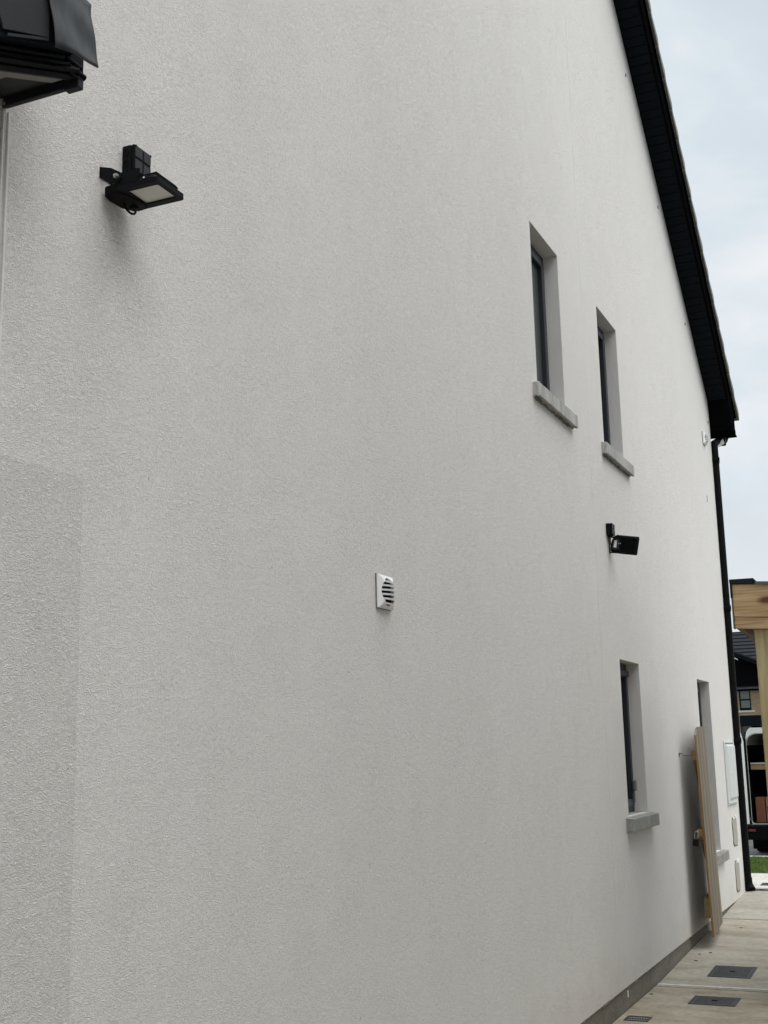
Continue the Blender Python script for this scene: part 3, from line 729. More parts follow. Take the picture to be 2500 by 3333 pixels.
def floodlight(mat, label, pos):
    """local frame: X away from the wall, Y across, lens looks to -Z. length .185, width .13"""
    t = thing('floodlight', label, 'floodlight', pos, 'black floodlights on the gable wall')
    inv = Matrix.Translation(Vector(pos)) @ mat
    W, L0, L1 = 0.068, 0.046, 0.191
    def rounded(x0, x1, y0, y1, r, n=4):
        o = []
        for cx, cy, a in ((x1-r, y1-r, 0), (x0+r, y1-r, 90), (x0+r, y0+r, 180), (x1-r, y0+r, 270)):
            for i in range(n+1): o.append((cx+r*math.cos(R(a+90*i/n)), cy+r*math.sin(R(a+90*i/n))))
        return o
    # lens frame with a window cut in it
    outer = rounded(L0-0.002, L1, -W, W, 0.010); inner = rounded(0.074, 0.176, -0.048, 0.044, 0.007)
    b = MB(); n = len(outer)
    for i in range(n):
        j = (i+1) % n
        b.hull8([outer[i]+(0.0,), outer[j]+(0.0,), inner[j]+(0.0,), inner[i]+(0.0,)], [outer[i]+(0.015,), outer[j]+(0.015,), inner[j]+(0.015,), inner[i]+(0.015,)])
    bmesh.ops.remove_doubles(b.bm, verts=b.bm.verts, dist=0.0001)
    b.xf(inv).build('lens_frame', M['lamp_black'], t)
    MB().box(0.073, 0.177, -0.049, 0.045, 0.005, 0.010).xf(inv).build('lens', M['diffuser'], t)
    # cast body behind the lens
    lo = rounded(L0+0.004, L1-0.008, -W+0.004, W-0.004, 0.012); hi = rounded(L0+0.010, L1-0.018, -W+0.010, W-0.010, 0.014)
    b = MB(); b.hull8([p+(0.015,) for p in lo], [p+(0.030,) for p in hi]); b.xf(inv).build('body', M['lamp_black'], t)
    b = MB()
    for k in range(11):
        yy = -0.046+0.0092*k
        b.prism([(L0+0.02, 0.024), (L1-0.02, 0.024), (L1-0.012, 0.018), (L1-0.011, 0.031), (L1-0.020, 0.042), (L0+0.03, 0.042)], 1, yy-0.0014, yy+0.0014)
    b.xf(inv).build('heat_sink', M['lamp_black'], t)
    # driver lobe near the wall: rounded pod on the lens side and behind
    pod = [(0.0, -0.058), (0.010, -W), (0.05, -W), (0.062, -0.040), (0.070, 0.0), (0.072, 0.03), (0.068, W-0.004), (0.03, W), (0.012, 0.054), (-0.003, 0.028), (-0.006, -0.030)]
    b = MB(); b.prism(pod, 2, -0.004, 0.024, 0.004, 2); b.xf(inv).build('driver_pod', M['black'], t)
    lid = [(0.006, -0.036), (0.018, -0.048), (0.048, -0.048), (0.056, -0.03), (0.056, 0.034), (0.046, 0.046), (0.016, 0.046), (0.004, 0.03)]
    b = MB(); b.prism(lid, 2, 0.0245, 0.030, 0.002); b.xf(inv); bk = b.build('pod_back', M['lid_grey'], t)
    MB().box(0.018, 0.038, -0.030, 0.024, 0.0302, 0.0312).xf(inv).build('label_plate', M['white_plastic'], bk)
    b = MB(); b.tube([(0.034, 0.038, -0.010), (0.034, 0.038, -0.003)], 0.012, 16); b.xf(inv).build('sensor_boss', M['lamp_black'], t, smooth=True)
    for px, py in ((0.052, 0.0), (0.063, 0.002)):
        MB().tube([(px, py, 0.0300), (px, py, 0.0335)], 0.0035, 10).xf(inv).build('screw', M['steel'], t)
    for px in (0.078, 0.182):
        MB().tube([(px, W-0.007, 0.0152), (px, W-0.007, 0.0175)], 0.003, 10).xf(inv).build('screw', M['grey_lid'], t)
    # lug on the body side; its screw is white to paint a glint
    MB().box(0.135, 0.152, -W-0.001, -W+0.010, 0.015, 0.026, 0.002).xf(inv).build('lug', M['lamp_black'], t)
    MB().tube([(0.143, -W-0.002, 0.020), (0.143, -W+0.001, 0.020)], 0.003, 8).xf(inv).build('screw', M['white_plastic'], t)
    return t, inv

Lpos = (0.010, 2.742, 3.298)
t1, inv1 = floodlight(Matrix.Identity(4), 'nearer black floodlight facing down, pale lens showing', Lpos)
# U bracket of the near lamp: slotted strap against the wall and an arm on each side
b = MB()
wy0, wy1 = 2.671, 2.815
b.box(0.0, 0.004, wy0, wy1, 3.352, 3.384, 0.001)
for yy in (wy0, wy1-0.004):
    b.prism([(0.0, 3.384), (0.0, 3.352), (0.034, 3.326), (0.066, 3.323), (0.075, 3.333), (0.072, 3.352), (0.04, 3.372)], 1, yy, yy+0.004)
bo = b.build('bracket', M['lamp_black'], t1)
MB().tube([(0.0045, 2.70, 3.368), (0.005, 2.716, 3.368)], 0.0035, 8).build('slot', M['white_plastic'], bo)
b = MB(); b.tube([(0.063, 2.661, 3.339), (0.063, 2.672, 3.339)], 0.0075, 6); b.tube([(0.063, 2.657, 3.339), (0.063, 2.662, 3.339)], 0.0045, 10)
b.build('bolt', M['steel'], t1)
b = MB(); b.prism([(0.055, 3.352), (0.055, 3.315), (0.125, 3.315), (0.135, 3.352), (0.128, 3.354)], 1, wy0+0.005, wy0+0.010); b.build('side_plate', M['lamp_black'], t1)
pts = []
for i in range(15):
    a = math.pi*i/14; pts.append((0.030+0.004*math.sin(a), 2.765+0.030*math.cos(a)+0.012, 3.300-0.022*math.sin(a)))
MB().tube(pts, 0.0035, 8).build('cable', M['rubber'], t1, smooth=True)

# far lamp: lens looks away along the wall, drooping outwards
droop = R(10.5)
ax = Vector((math.cos(droop), 0.02, -math.sin(droop))).normalized()
zx = Vector((0.12, -1, 0.06)); zx = (zx - ax*zx.dot(ax)).normalized()     # back of lamp looks towards us
yx = zx.cross(ax)
mrot = Matrix(((ax.x, yx.x, zx.x), (ax.y, yx.y, zx.y), (ax.z, yx.z, zx.z))).to_4x4()
t2, inv2 = floodlight(mrot, 'farther black floodlight seen from behind with a white label', (0.018, 8.745, 3.170))
b = MB(); b.box(0.0, 0.004, 8.70, 8.735, 3.10, 3.225, 0.001); b.prism([(0.0, 3.222), (0.08, 3.212), (0.10, 3.203), (0.10, 3.199), (0.0, 3.214)], 1, 8.70, 8.722)
b.prism([(0.0, 3.10), (0.06, 3.095), (0.06, 3.099), (0.0, 3.106)], 1, 8.70, 8.722)
b.build('bracket', M['lamp_black'], t2)
b = MB(); b.tube([(0.026, 8.66, 3.224), (0.024, 8.665, 3.205)], 0.010, 12)
b.tube([(0.024, 8.665, 3.21), (0.022, 8.67, 3.165), (0.026, 8.675, 3.125), (0.050, 8.685, 3.112), (0.07, 8.70, 3.12)], 0.0035, 8)
b.build('cable', M['rubber'], t2, smooth=True)

# ------------------------------------------------------------------ meter box and service covers
mb = thing('meter_box', 'white utility meter box on the wall near the far corner', 'meter box', (0, 13.59, 1.10))
b = MB(); b.prism([(0.0, 1.095), (0.016, 1.10), (0.012, 1.752), (0.0, 1.756)], 1, 13.28, 13.90, 0.002); b.build('back_frame', M['meter'], mb)
b = MB(); b.hull8([(0.014, 13.32, 1.150), (0.014, 13.87, 1.150), (0.014, 13.87, 1.722), (0.014, 13.32, 1.722)], [(0.034, 13.35, 1.172), (0.034, 13.845, 1.172), (0.034, 13.845, 1.700), (0.034, 13.35, 1.700)])
dr = b.build('door', M['meter'], mb)
MB().box(0.0345, 0.039, 13.47, 13.50, 1.41, 1.44, 0.004).build('lock', M['white_plastic'], dr)
b = MB(); b.prism([(0.0, 1.105), (0.026, 1.117), (0.026, 1.124), (0.0, 1.13)], 1, 13.31, 13.80); b.build('drip_flange', M['meter'], mb)
b = MB(); b.box(0.0, 0.017, 13.33, 13.84, 1.726, 1.732); b.build('hinge_gap', M['gap'], mb)
def service_cover(y0, y1, z0, z1, seed, label):
    rg = random.Random(seed)
    t = thing('service_cover', label, 'cover', (0, (y0+y1)/2, z0), 'two narrow covers under the meter box')
    c = 0.035
    def ring(gr, x):
        o = []
        pts = [(y0+c, z0), (y1-c, z0), (y1, z0+c), (y1, z1-c), (y1-c, z1), (y0+c, z1), (y0, z1-c), (y0, z0+c)]
        for (a, b_), (a2, b2) in zip(pts, pts[1:]+pts[:1]):
            for i in range(5):
                f = i/5; yy, zz = a+(a2-a)*f, b_+(b2-b_)*f
                o.append((x, yy+rg.uniform(-.006, .006)+(gr if yy > (y0+y1)/2 else -gr), zz+rg.uniform(-.006, .006)+(gr if zz > (z0+z1)/2 else -gr)))
        return o
    MB().hull8(ring(0.004, 0.0), ring(0.003, 0.003)).build('open_joint', M['gap'], t)
    MB().hull8(ring(-0.006, 0.0), ring(-0.008, 0.008)).build('panel', M['cracked'], t)
    b = MB()
    for i in range(7):
        yy = y0+0.05+(y1-y0-0.1)*rg.random(); zz = z1-0.005+rg.uniform(-.012, .014)
        b.box(0.0, rg.uniform(.010, .020), yy-.02, yy+.02, zz-.013, zz+.013, 0.005)
    b.build('filler', M['filler'], t)
    return t
service_cover(13.47, 13.76, 0.675, 0.962, 1, 'upper narrow rendered cover with cracked edges below the meter box')
service_cover(13.45, 13.71, 0.220, 0.525, 2, 'lower narrow rendered cover with cracked edges near the ground')

# ------------------------------------------------------------------ timber gate held open against the wall
gate = thing('gate', 'weathered timber gate standing open against the far end of the wall', 'gate', (0.2, 10.75, 0.13))
GX, GY, GZ0 = 0.150, 10.885, 0.137
nb = 7; bwid = 0.132
tops = [1.80, 1.857, 1.872, 1.876, 1.878, 1.878, 1.878]
th = R(4.6)
lean = 0.034       # leans slightly: bottom further out
def G(x, y, z): # gate plane local -> world
    return (GX + x - (y)*math.sin(th) + lean*(1-(z-GZ0)/1.7), GY + y*math.cos(th) + x*math.sin(th), z)
for k in range(nb):
    y0 = k*bwid; y1 = y0+bwid-0.008+0.002*(k%3)
    t0, t1_ = tops[k], (tops[k]+0.004 if k else 1.853)
    b = MB()
    # board: grooved front face, thickness 20 mm
    prof = [(-0.020, y0+0.001), (-0.009, y0+0.001), (0.0, y0+0.012), (0.0, y0+0.056), (-0.005, y0+0.063), (-0.005, y0+0.067), (0.0, y0+0.074), (0.0, y1-0.012), (-0.009, y1-0.001), (-0.020, y1-0.001)]
    def tp_(y):
        f = (y-y0)/(y1-y0)
        if k == 0: return 1.80 + 0.052*math.sin(f*math.pi/2)
        return t0 + (t1_-t0)*f
    # near board is cut to a curve; lower edge is slightly stepped up to the far side
    lo = [G(px, py, GZ0+0.001*k) for px, py in prof]; hi = [G(px, py, tp_(py)) for px, py in prof]
    b.hull8(lo, hi)
    b.build('board', (M['wood_gate'], M['wood_gate_b'])[k % 2], gate)
# raw sawn edge of the near board
MB().hull8([G(-0.0195, -0.0015, GZ0+0.004), G(-0.003, -0.0015, GZ0+0.004), G(-0.003, 0.0005, GZ0+0.004), G(-0.0195, 0.0005, GZ0+0.004)],
           [G(-0.0195, -0.0015, 1.797), G(-0.003, -0.0015, 1.797), G(-0.003, 0.0005, 1.797), G(-0.0195, 0.0005, 1.797)]).build('board_edge', M['wood_edge'], gate)
for z0, z1, yo in ((1.595, 1.67, -0.004), (0.935, 1.01, 0.0), (0.29, 0.45, 0.0)):
    MB().hull8([G(-0.062, yo, z0), G(-0.021, yo, z0), G(-0.021, nb*bwid-0.01, z0), G(-0.062, nb*bwid-0.01, z0)],
               [G(-0.060, yo, z1), G(-0.021, yo, z1), G(-0.021, nb*bwid-0.01, z1), G(-0.060, nb*bwid-0.01, z1)]).build('rail', M['wood_rail'], gate)
for (za, zb_) in ((0.45, 0.93), (1.01, 1.59)):   # diagonal braces
    MB().hull8([G(-0.055, 0.75, za), G(-0.022, 0.75, za), G(-0.022, 0.85, za), G(-0.055, 0.85, za)],
               [G(-0.050, 0.05, zb_), G(-0.022, 0.05, zb_), G(-0.022, 0.14, zb_), G(-0.050, 0.14, zb_)]).build('brace', M['wood_rail'], gate)
hs = MB(); hs.box(0.105, 0.145, 10.868, 10.882, 0.955, 1.012, 0.003); hs.build('hasp', M['wood_edge'], gate)
# padlock hanging from the hasp
pk = thing('padlock', 'black padlock with a steel shackle hanging from the back of the gate', 'padlock', (0.09, 10.86, 0.92))
b = MB(); b.box(-0.024, 0.024, -0.012, 0.012, -0.03, 0.03, 0.007, 3); b.xf(Matrix.Translation((0.088, 10.85, 0.905)) @ Matrix.Rotation(R(12), 4, 'Y')); b.build('body', M['padlock'], pk)
pts = [(0.100+0.0*i, 10.585, 0.95) for i in range(1)]
pts = []
for i in range(13):
    a = math.pi*i/12; pts.append((0.096 - 0.014*math.cos(a) + 0.005*math.sin(a), 10.86, 0.975+0.024*math.sin(a)))
pts = [(0.080, 10.86, 0.935)] + pts + [(0.108, 10.86, 0.938)]
MB().tube(pts, 0.0035, 8).build('shackle', M['steel'], pk, smooth=True)
# cabin hook from wall to gate
hk = thing('cabin_hook', 'thin dark steel cabin hook from the wall to the gate', 'hook', (0, 10.84, 1.64))
b = MB(); b.box(0.0, 0.004, 10.825, 10.855, 1.622, 1.655, 0.001); b.build('wall_plate', M['hook_steel'], hk)
b = MB(); b.tube([(0.002, 10.84, 1.645), (0.020, 10.84, 1.647), (0.030, 10.84, 1.642), (0.036, 10.84, 1.630), (0.06, 10.838, 1.629), (0.085, 10.836, 1.628), (0.100, 10.834, 1.632), (0.108, 10.833, 1.638), (0.103, 10.832, 1.646)], 0.0028, 8)
b.build('hook_rod', M['hook_steel'], hk, smooth=True)
b = MB()
for i in range(12):
    a0, a1 = 2*math.pi*i/12, 2*math.pi*(i+1)/12
    b.tube([(0.112+0.008*math.cos(a0), 10.832, 1.632+0.010*math.sin(a0)), (0.112+0.008*math.cos(a1), 10.832, 1.632+0.010*math.sin(a1))], 0.0022, 6)
b.tube([(0.120, 10.832, 1.632), (0.15, 10.832, 1.632)], 0.0022, 6)
b.build('screw_eye', M['hook_steel'], hk)

# ------------------------------------------------------------------ drain covers
def cover(x0, x1, y0, y1, name, label, rows=0, grp='inspection covers set in the path'):
    zc = lambda y: g(y)
    t = thing(name, label, 'drain cover' if rows == 0 else 'drain grate', ((x0+x1)/2, (y0+y1)/2, zc((y0+y1)/2)), grp)
    z = g((y0+y1)/2); sl = (g(y1)-g(y0))/(y1-y0)
    sh = Matrix.Translation(((x0+x1)/2, (y0+y1)/2, z)) @ Matrix.Rotation(math.atan(sl), 4, 'X')
    hx, hy = (x1-x0)/2, (y1-y0)/2
    b = MB(); fw = 0.012
    b.box(-hx, hx, -hy, -hy+fw, -0.03, 0.005); b.box(-hx, hx, hy-fw, hy, -0.03, 0.005); b.box(-hx, -hx+fw, -hy+fw, hy-fw, -0.03, 0.005); b.box(hx-fw, hx, -hy+fw, hy-fw, -0.03, 0.005)
    b.xf(sh).build('frame', M['cover'], t)
    if rows == 0:
        MB().box(-hx+fw+0.003, hx-fw-0.003, -hy+fw+0.003, hy-fw-0.003, -0.02, 0.004).xf(sh).build('lid', M['cover'], t)
        b = MB(); nx = int((2*hx-0.05)/0.017); ny = int((2*hy-0.05)/0.017)
        for i in range(nx):
            for j in range(ny):
                cx = (i-(nx-1)/2)*0.017; cy = (j-(ny-1)/2)*0.017
                if (i+j) % 2: b.box(cx-0.006, cx+0.006, cy-0.002, cy+0.002, 0.004, 0.0055)
                else: b.box(cx-0.002, cx+0.002, cy-0.006, cy+0.006, 0.004, 0.0055)
        tag(b.xf(sh).build('tread_pattern', M['cover'], t), kind='stuff')
        MB().box(-0.02, 0.02, -0.008, 0.008, 0.0045, 0.008, 0.001).xf(sh).build('lifting_slot', M['rubber'], t)
    else:
        MB().box(-hx+fw, hx-fw, -hy+fw, hy-fw, -0.028, -0.02).xf(sh).build('sump', M['rubber'], t)
        for k in range(rows):
            cx = -hx+fw+(2*hx-2*fw)*(k+0.5)/rows
            MB().box(cx-0.0035, cx+0.0035, -hy+fw, hy-fw, -0.012, 0.003, 0.001).xf(sh).build('bar', M['cover'], t)
        MB().box(-hx+fw, hx-fw, -0.004, 0.004, -0.012, 0.0035).xf(sh).build('cross_bar', M['cover'], t)
    return t
cover(0.292, 0.608, 9.80, 10.20, 'inspection_cover', 'larger dark iron cover in the slab beyond the joint band')
cover(0.330, 0.642, 8.80, 9.085, 'inspection_cover', 'dark iron cover in the nearest slab, just before the joint band')
cover(0.040, 0.195, 8.165, 8.305, 'gully_grate', 'small black slotted gully grate beside the plinth', 8, 'gully grates')
cover(0.085, 0.225, 14.11, 14.23, 'inspection_cover', 'small dark cover on the ground at the foot of the downpipe')
cover(0.09, 0.42, 14.56, 14.77, 'inspection_cover', 'dark cover in the pale paving between downpipe and lawn')

# small debris on the path
rg = random.Random(11)
for i, (px, py) in enumerate(((0.085, 10.62), (0.16, 10.70), (0.10, 10.35), (0.24, 11.9), (0.02, 9.05))):
    b = MB(); s = rg.uniform(.010, .018)
    b.box(px, px+s*1.6, py, py+s*1.2, g(py), g(py)+0.005, 0.002)
    tag(b.build('debris', M['gap']), ['dark crumb on the path just before the gate', 'thin dark crumb nearest the foot of the gate', 'lowest dark crumb before the gate, next to the plinth', 'single dark crumb on the slab beyond the gate', 'dark crumb against the plinth by the joint band'][i], 'debris', 'crumbs of dirt on the path')

# ------------------------------------------------------------------ timber shelter at the right
SY = 8.8
sh_ = thing('timber_shelter', 'new timber shelter with a black sheet roof and square posts', 'shelter', (1.05, SY, 0))
SX0, SX1 = 0.832, 3.7
dz = -0.078                                          # fall of the beam per metre of x
def beam(x0, x1, z0, z1, y0, y1, bev=0.003):
    b = MB(); b.hull8([(x0, y0, z0), (x1, y0, z0+dz*(x1-x0)), (x1, y0, z1+dz*(x1-x0)), (x0, y0, z1)], [(x0, y1, z0), (x1, y1, z0+dz*(x1-x0)), (x1, y1, z1+dz*(x1-x0)), (x0, y1, z1)])
    if bev: bmesh.ops.bevel(b.bm, geom=list(b.bm.edges), offset=bev, segments=1, affect='EDGES')
    return b
ZB = 1.70
beam(SX0, SX1, ZB+0.888, ZB+1.118, SY, SY+0.045).build('beam', M['wood_beam'], sh_)
beam(SX0, SX1, ZB+0.808, ZB+0.886, SY+0.004, SY+0.05).build('beam', M['wood_beam'], sh_)
MB().box(0.953, 1.103, SY+0.055, SY+0.205, -0.05, ZB+0.797, 0.005).build('post', M['wood_post'], sh_)
MB().box(3.45, 3.60, SY+0.055, SY+0.205, -0.05, ZB+0.60, 0.005).build('post', M['wood_post'], sh_)
# side beam running back and falling, sheathing above
def side(x0, x1, z0, z1, m, name, ylen=2.6, fall=0.10):
    y0, y1 = SY+0.052, SY+ylen
    MB().prism([(y0, z0), (y1, z0-fall*(ylen)), (y1, z1-fall*ylen), (y0, z1)], 0, x0, x1, 0.002).build(name, m, sh_)
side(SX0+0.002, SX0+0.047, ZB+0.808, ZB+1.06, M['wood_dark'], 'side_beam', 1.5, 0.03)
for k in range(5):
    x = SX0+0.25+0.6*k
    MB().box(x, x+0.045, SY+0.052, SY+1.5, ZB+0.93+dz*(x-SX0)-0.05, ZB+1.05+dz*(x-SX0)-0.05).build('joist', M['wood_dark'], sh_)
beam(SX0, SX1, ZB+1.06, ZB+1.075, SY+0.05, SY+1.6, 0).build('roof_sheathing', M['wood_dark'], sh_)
# metal trims
MB().box(SX0-0.010, SX0-0.0015, SY-0.004, SY+0.06, ZB+0.805, ZB+1.13, 0.001).build('corner_trim', M['trim_green'], sh_)
b = MB(); b.hull8([(SX0-0.014, SY-0.014, ZB+1.124), (SX0+0.155, SY-0.014, ZB+1.110), (SX0+0.150, SY-0.014, ZB+1.148), (SX0-0.014, SY-0.014, ZB+1.150)],
                  [(SX0-0.014, SY+1.6, ZB+1.124), (SX0+0.155, SY+1.6, ZB+1.110), (SX0+0.150, SY+1.6, ZB+1.148), (SX0-0.014, SY+1.6, ZB+1.150)])
b.hull8([(SX0+0.150, SY-0.014, ZB+1.146), (SX0+0.150, SY-0.014, ZB+1.11), (SX0+0.172, SY-0.014, ZB+1.118), (SX0+0.172, SY-0.014, ZB+1.121)],
        [(SX0+0.150, SY+1.6, ZB+1.146), (SX0+0.150, SY+1.6, ZB+1.11), (SX0+0.172, SY+1.6, ZB+1.118), (SX0+0.172, SY+1.6, ZB+1.121)])
b.build('ridge_flashing', M['metal_black'], sh_)
beam(SX0-0.004, SX1, ZB+1.116, ZB+1.128, SY-0.010, SY+1.6, 0).build('roof_sheet', M['metal_black'], sh_)
beam(SX0+0.16, SX1+0.1, ZB+1.103, ZB+1.124, SY-0.018, SY-0.011, 0).build('drip_edge', M['metal_grey'], sh_)
MB().box(SX0-0.012, SX0+0.003, SY-0.016, SY-0.006, ZB+1.02, ZB+1.13).build('trim_lip', M['metal_black'], sh_)

for px_, py_ in ((3.45, 10.15),):
    MB().box(px_, px_+0.15, py_, py_+0.15, 0.0, ZB+0.70+dz*(px_-SX0), 0.005).build('post', M['wood_post'], sh_)

# ------------------------------------------------------------------ unseen house and wall, added across the passage only to shade the gable
oh = thing('added_shade_house', 'grey rendered house added out of view to shade the gable wall', 'house', (6.9, 0, 0))
OX = 5.6
b = MB(); b.prism([(-0.7, -0.05), (11.1, -0.05), (11.1, 5.4), (5.2, 9.6), (-0.7, 5.4)], 0, OX, OX+8); b.build('wall', M['render_patch'], oh)
MB().prism([(-1.1, 5.12), (5.2, 9.63), (11.5, 5.12), (11.5, 5.40), (5.2, 9.9), (-1.1, 5.40)], 0, OX-0.25, OX+8.25).build('roof', M['slate'], oh)
bw_ = thing('added_shade_wall', 'low rendered wall added out of view to shade the gable wall', 'wall', (4.5, 0, 0))  # unseen too, added so the gable darkens towards its foot
MB().box(4.42, 4.62, -9, 8.6, -0.05, 1.85).build('wall', M['render_patch'], bw_)
MB().box(4.37, 4.67, -9, 8.62, 1.853, 1.92, 0.01).build('coping', M['sill'], bw_)

# ------------------------------------------------------------------ van parked beyond the lawn, rear doors open
VY, VX0, VX1, VZ = 19.1, -0.64, 1.12, 0.115
van = thing('van', 'white panel van parked beyond the lawn with its rear doors open', 'van', ((VX0+VX1)/2, VY+2.3, VZ))
zt = VZ+1.885
def cross(y, sx=1.0, top=zt, bot=VZ+0.40):
    w = (VX1-VX0)/2*sx; cx = (VX0+VX1)/2
    return [(cx-w, y, bot), (cx-w, y, VZ+1.0), (cx-w+0.05, y, top-0.32), (cx-w+0.09, y, top-0.09), (cx-w+0.17, y, top-0.01), (cx, y, top+0.015),
            (cx+w-0.17, y, top-0.01), (cx+w-0.09, y, top-0.09), (cx+w-0.05, y, top-0.32), (cx+w, y, VZ+1.0), (cx+w, y, bot)]
secs = [cross(VY), cross(VY+0.05), cross(VY+2.6), cross(VY+3.2, 0.98, zt-0.10), cross(VY+3.9, 0.95, VZ+1.12), cross(VY+4.35, 0.85, VZ+0.95)]
vb = bmesh.new(); rings = [[vb.verts.new(p) for p in s] for s in secs]
for A, B in zip(rings, rings[1:]):
    for i in range(len(A)-1): vb.faces.new((A[i], A[i+1], B[i+1], B[i]))
vb.faces.new(rings[-1])
for A, B in zip(rings, rings[1:]): vb.faces.new((A[0], B[0], B[-1], A[-1]))
# rear frame around the opening (rounded corners)
oc = []; ox0, ox1, oz0, oz1, r_ = VX0+0.075, VX1-0.075, VZ+0.46, zt-0.13, 0.16
bmesh.ops.recalc_face_normals(vb, faces=vb.faces)
mv = MB(); mv.bm.free(); mv.bm = vb
body = mv.build('body', M['van_white'], van, smooth=True)
def opening(ins, n=5):
    a0, a1, c0, c1 = ox0+ins, ox1-ins, oz0+ins, oz1-ins; r = r_; o = []
    for cx, cz, a, rr_ in ((a1-r, c1-r, 0, r), (a0+r, c1-r, 90, r), (a0+0.05, c0+0.05, 180, 0.05), (a1-0.05, c0+0.05, 270, 0.05)):
        for i in range(n+1): o.append((cx+rr_*math.cos(R(a+90*i/n)), cz+rr_*math.sin(R(a+90*i/n))))
    return o
def outline(n=5):
    s = secs[0]; o = []
    return s
op = opening(0)
# frame: fan quads between opening and a box outline by matching angle
cx0, cz0 = (ox0+ox1)/2, (oz0+oz1)/2
def hit(px, pz):
    pts2 = [(p[0], p[2]) for p in secs[0]]; best = None
    dx, dz_ = px-cx0, pz-cz0
    for (ax_, az_), (bx_, bz_) in zip(pts2, pts2[1:]+pts2[:1]):
        ex, ez_ = bx_-ax_, bz_-az_; den = dx*ez_-dz_*ex
        if abs(den) < 1e-9: continue
        t_ = ((ax_-cx0)*ez_-(az_-cz0)*ex)/den; s_ = ((ax_-cx0)*dz_-(az_-cz0)*dx)/den
        if t_ > 0 and -1e-6 <= s_ <= 1+1e-6 and (best is None or t_ < best): best = t_
    return (cx0+dx*best, cz0+dz_*best)
ou = [hit(*p) for p in op]
fr = MB(); n = len(op)
for i in range(n):
    j = (i+1) % n
    fr.hull8([(op[i][0], VY-0.004, op[i][1]), (op[j][0], VY-0.004, op[j][1]), (ou[j][0], VY-0.004, ou[j][1]), (ou[i][0], VY-0.004, ou[i][1])],
             [(op[i][0], VY+0.05, op[i][1]), (op[j][0], VY+0.05, op[j][1]), (ou[j][0], VY+0.05, ou[j][1]), (ou[i][0], VY+0.05, ou[i][1])])
fr.build('rear_frame', M['van_white'], van)
# dark door jamb strips either side, seal line and load bay
sl_ = MB(); ii = opening(-0.012); jj = opening(0.0)
for i in range(n):
    j = (i+1) % n
    sl_.hull8([(ii[i][0], VY-0.012, ii[i][1]), (ii[j][0], VY-0.012, ii[j][1]), (jj[j][0], VY-0.012, jj[j][1]), (jj[i][0], VY-0.012, jj[i][1])],
              [(ii[i][0], VY-0.005, ii[i][1]), (ii[j][0], VY-0.005, ii[j][1]), (jj[j][0], VY-0.005, jj[j][1]), (jj[i][0], VY-0.005, jj[i][1])])
sl_.build('door_seal', M['sill'], van)
for x0, x1 in ((VX0+0.008, VX0+0.075), (VX1-0.075, VX1-0.008)):
    j_ = MB(); j_.box(x0, x1, VY-0.016, VY-0.005, VZ+0.45, VZ+1.70, 0.004); jo = j_.build('door_jamb', M['rubber'], van)
    for zz in (VZ+1.25, VZ+0.78): MB().box(x0, x0+0.04, VY-0.035, VY-0.016, zz, zz+0.08, 0.004).build('hinge', M['metal_grey'], jo)
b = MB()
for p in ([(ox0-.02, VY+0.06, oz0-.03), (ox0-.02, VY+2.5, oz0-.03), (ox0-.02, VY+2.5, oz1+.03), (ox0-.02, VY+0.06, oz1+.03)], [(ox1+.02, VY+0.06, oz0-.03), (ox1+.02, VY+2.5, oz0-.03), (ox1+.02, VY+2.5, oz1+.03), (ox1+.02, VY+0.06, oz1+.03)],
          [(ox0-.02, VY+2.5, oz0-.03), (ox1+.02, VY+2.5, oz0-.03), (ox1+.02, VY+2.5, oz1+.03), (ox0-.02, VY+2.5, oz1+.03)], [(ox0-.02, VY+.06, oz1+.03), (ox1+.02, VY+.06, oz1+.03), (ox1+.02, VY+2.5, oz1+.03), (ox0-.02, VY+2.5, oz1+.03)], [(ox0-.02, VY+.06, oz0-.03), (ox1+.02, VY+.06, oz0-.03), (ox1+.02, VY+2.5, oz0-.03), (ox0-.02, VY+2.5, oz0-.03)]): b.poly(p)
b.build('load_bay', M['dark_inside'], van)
MB().box(ox0+0.01, ox1-0.01, VY+0.04, VY+0.10, oz0-0.02, oz0+0.006).build('threshold', M['metal_grey'], van)
MB().box(ox0+0.02, ox1-0.3, VY+0.15, VY+1.6, VZ+1.315, VZ+1.335).build('shelf', M['sill_pale'], van)
MB().box(ox0+0.02, ox1-0.3, VY+0.16, VY+0.19, VZ+1.235, VZ+1.312).build('shelf_front', M['cardboard'], van)
# bumper, lights, wheels
MB().box(VX0-0.01, VX1+0.01, VY-0.10, VY+0.12, VZ+0.235, VZ+0.445, 0.02, 2).build('bumper', M['black'], van)
for x in (VX0+0.03, VX1-0.13): MB().box(x, x+0.10, VY-0.108, VY-0.098, VZ+0.355, VZ+0.385, 0.003).build('reflector', M['red'], van)
for x in (VX0+0.07,): MB().tube([(x, VY-0.02, VZ+0.53), (x, VY-0.006, VZ+0.53)], 0.024, 12).build('bump_stop', M['metal_grey'], van)
for x0, x1 in ((VX0-0.012, VX0+0.006), (VX1-0.006, VX1+0.012)):
    MB().box(x0, x1, VY+0.0, VY+0.10, VZ+0.75, VZ+1.15, 0.004).build('tail_light', M['red'], van)
def tube_y(cx, cy, cz, r, w):
    return MB().tube([(cx, cy, cz), (cx+w*0.12, cy, cz), (cx+w*0.88, cy, cz), (cx+w, cy, cz)], [r*0.93, r, r, r*0.93], 28)
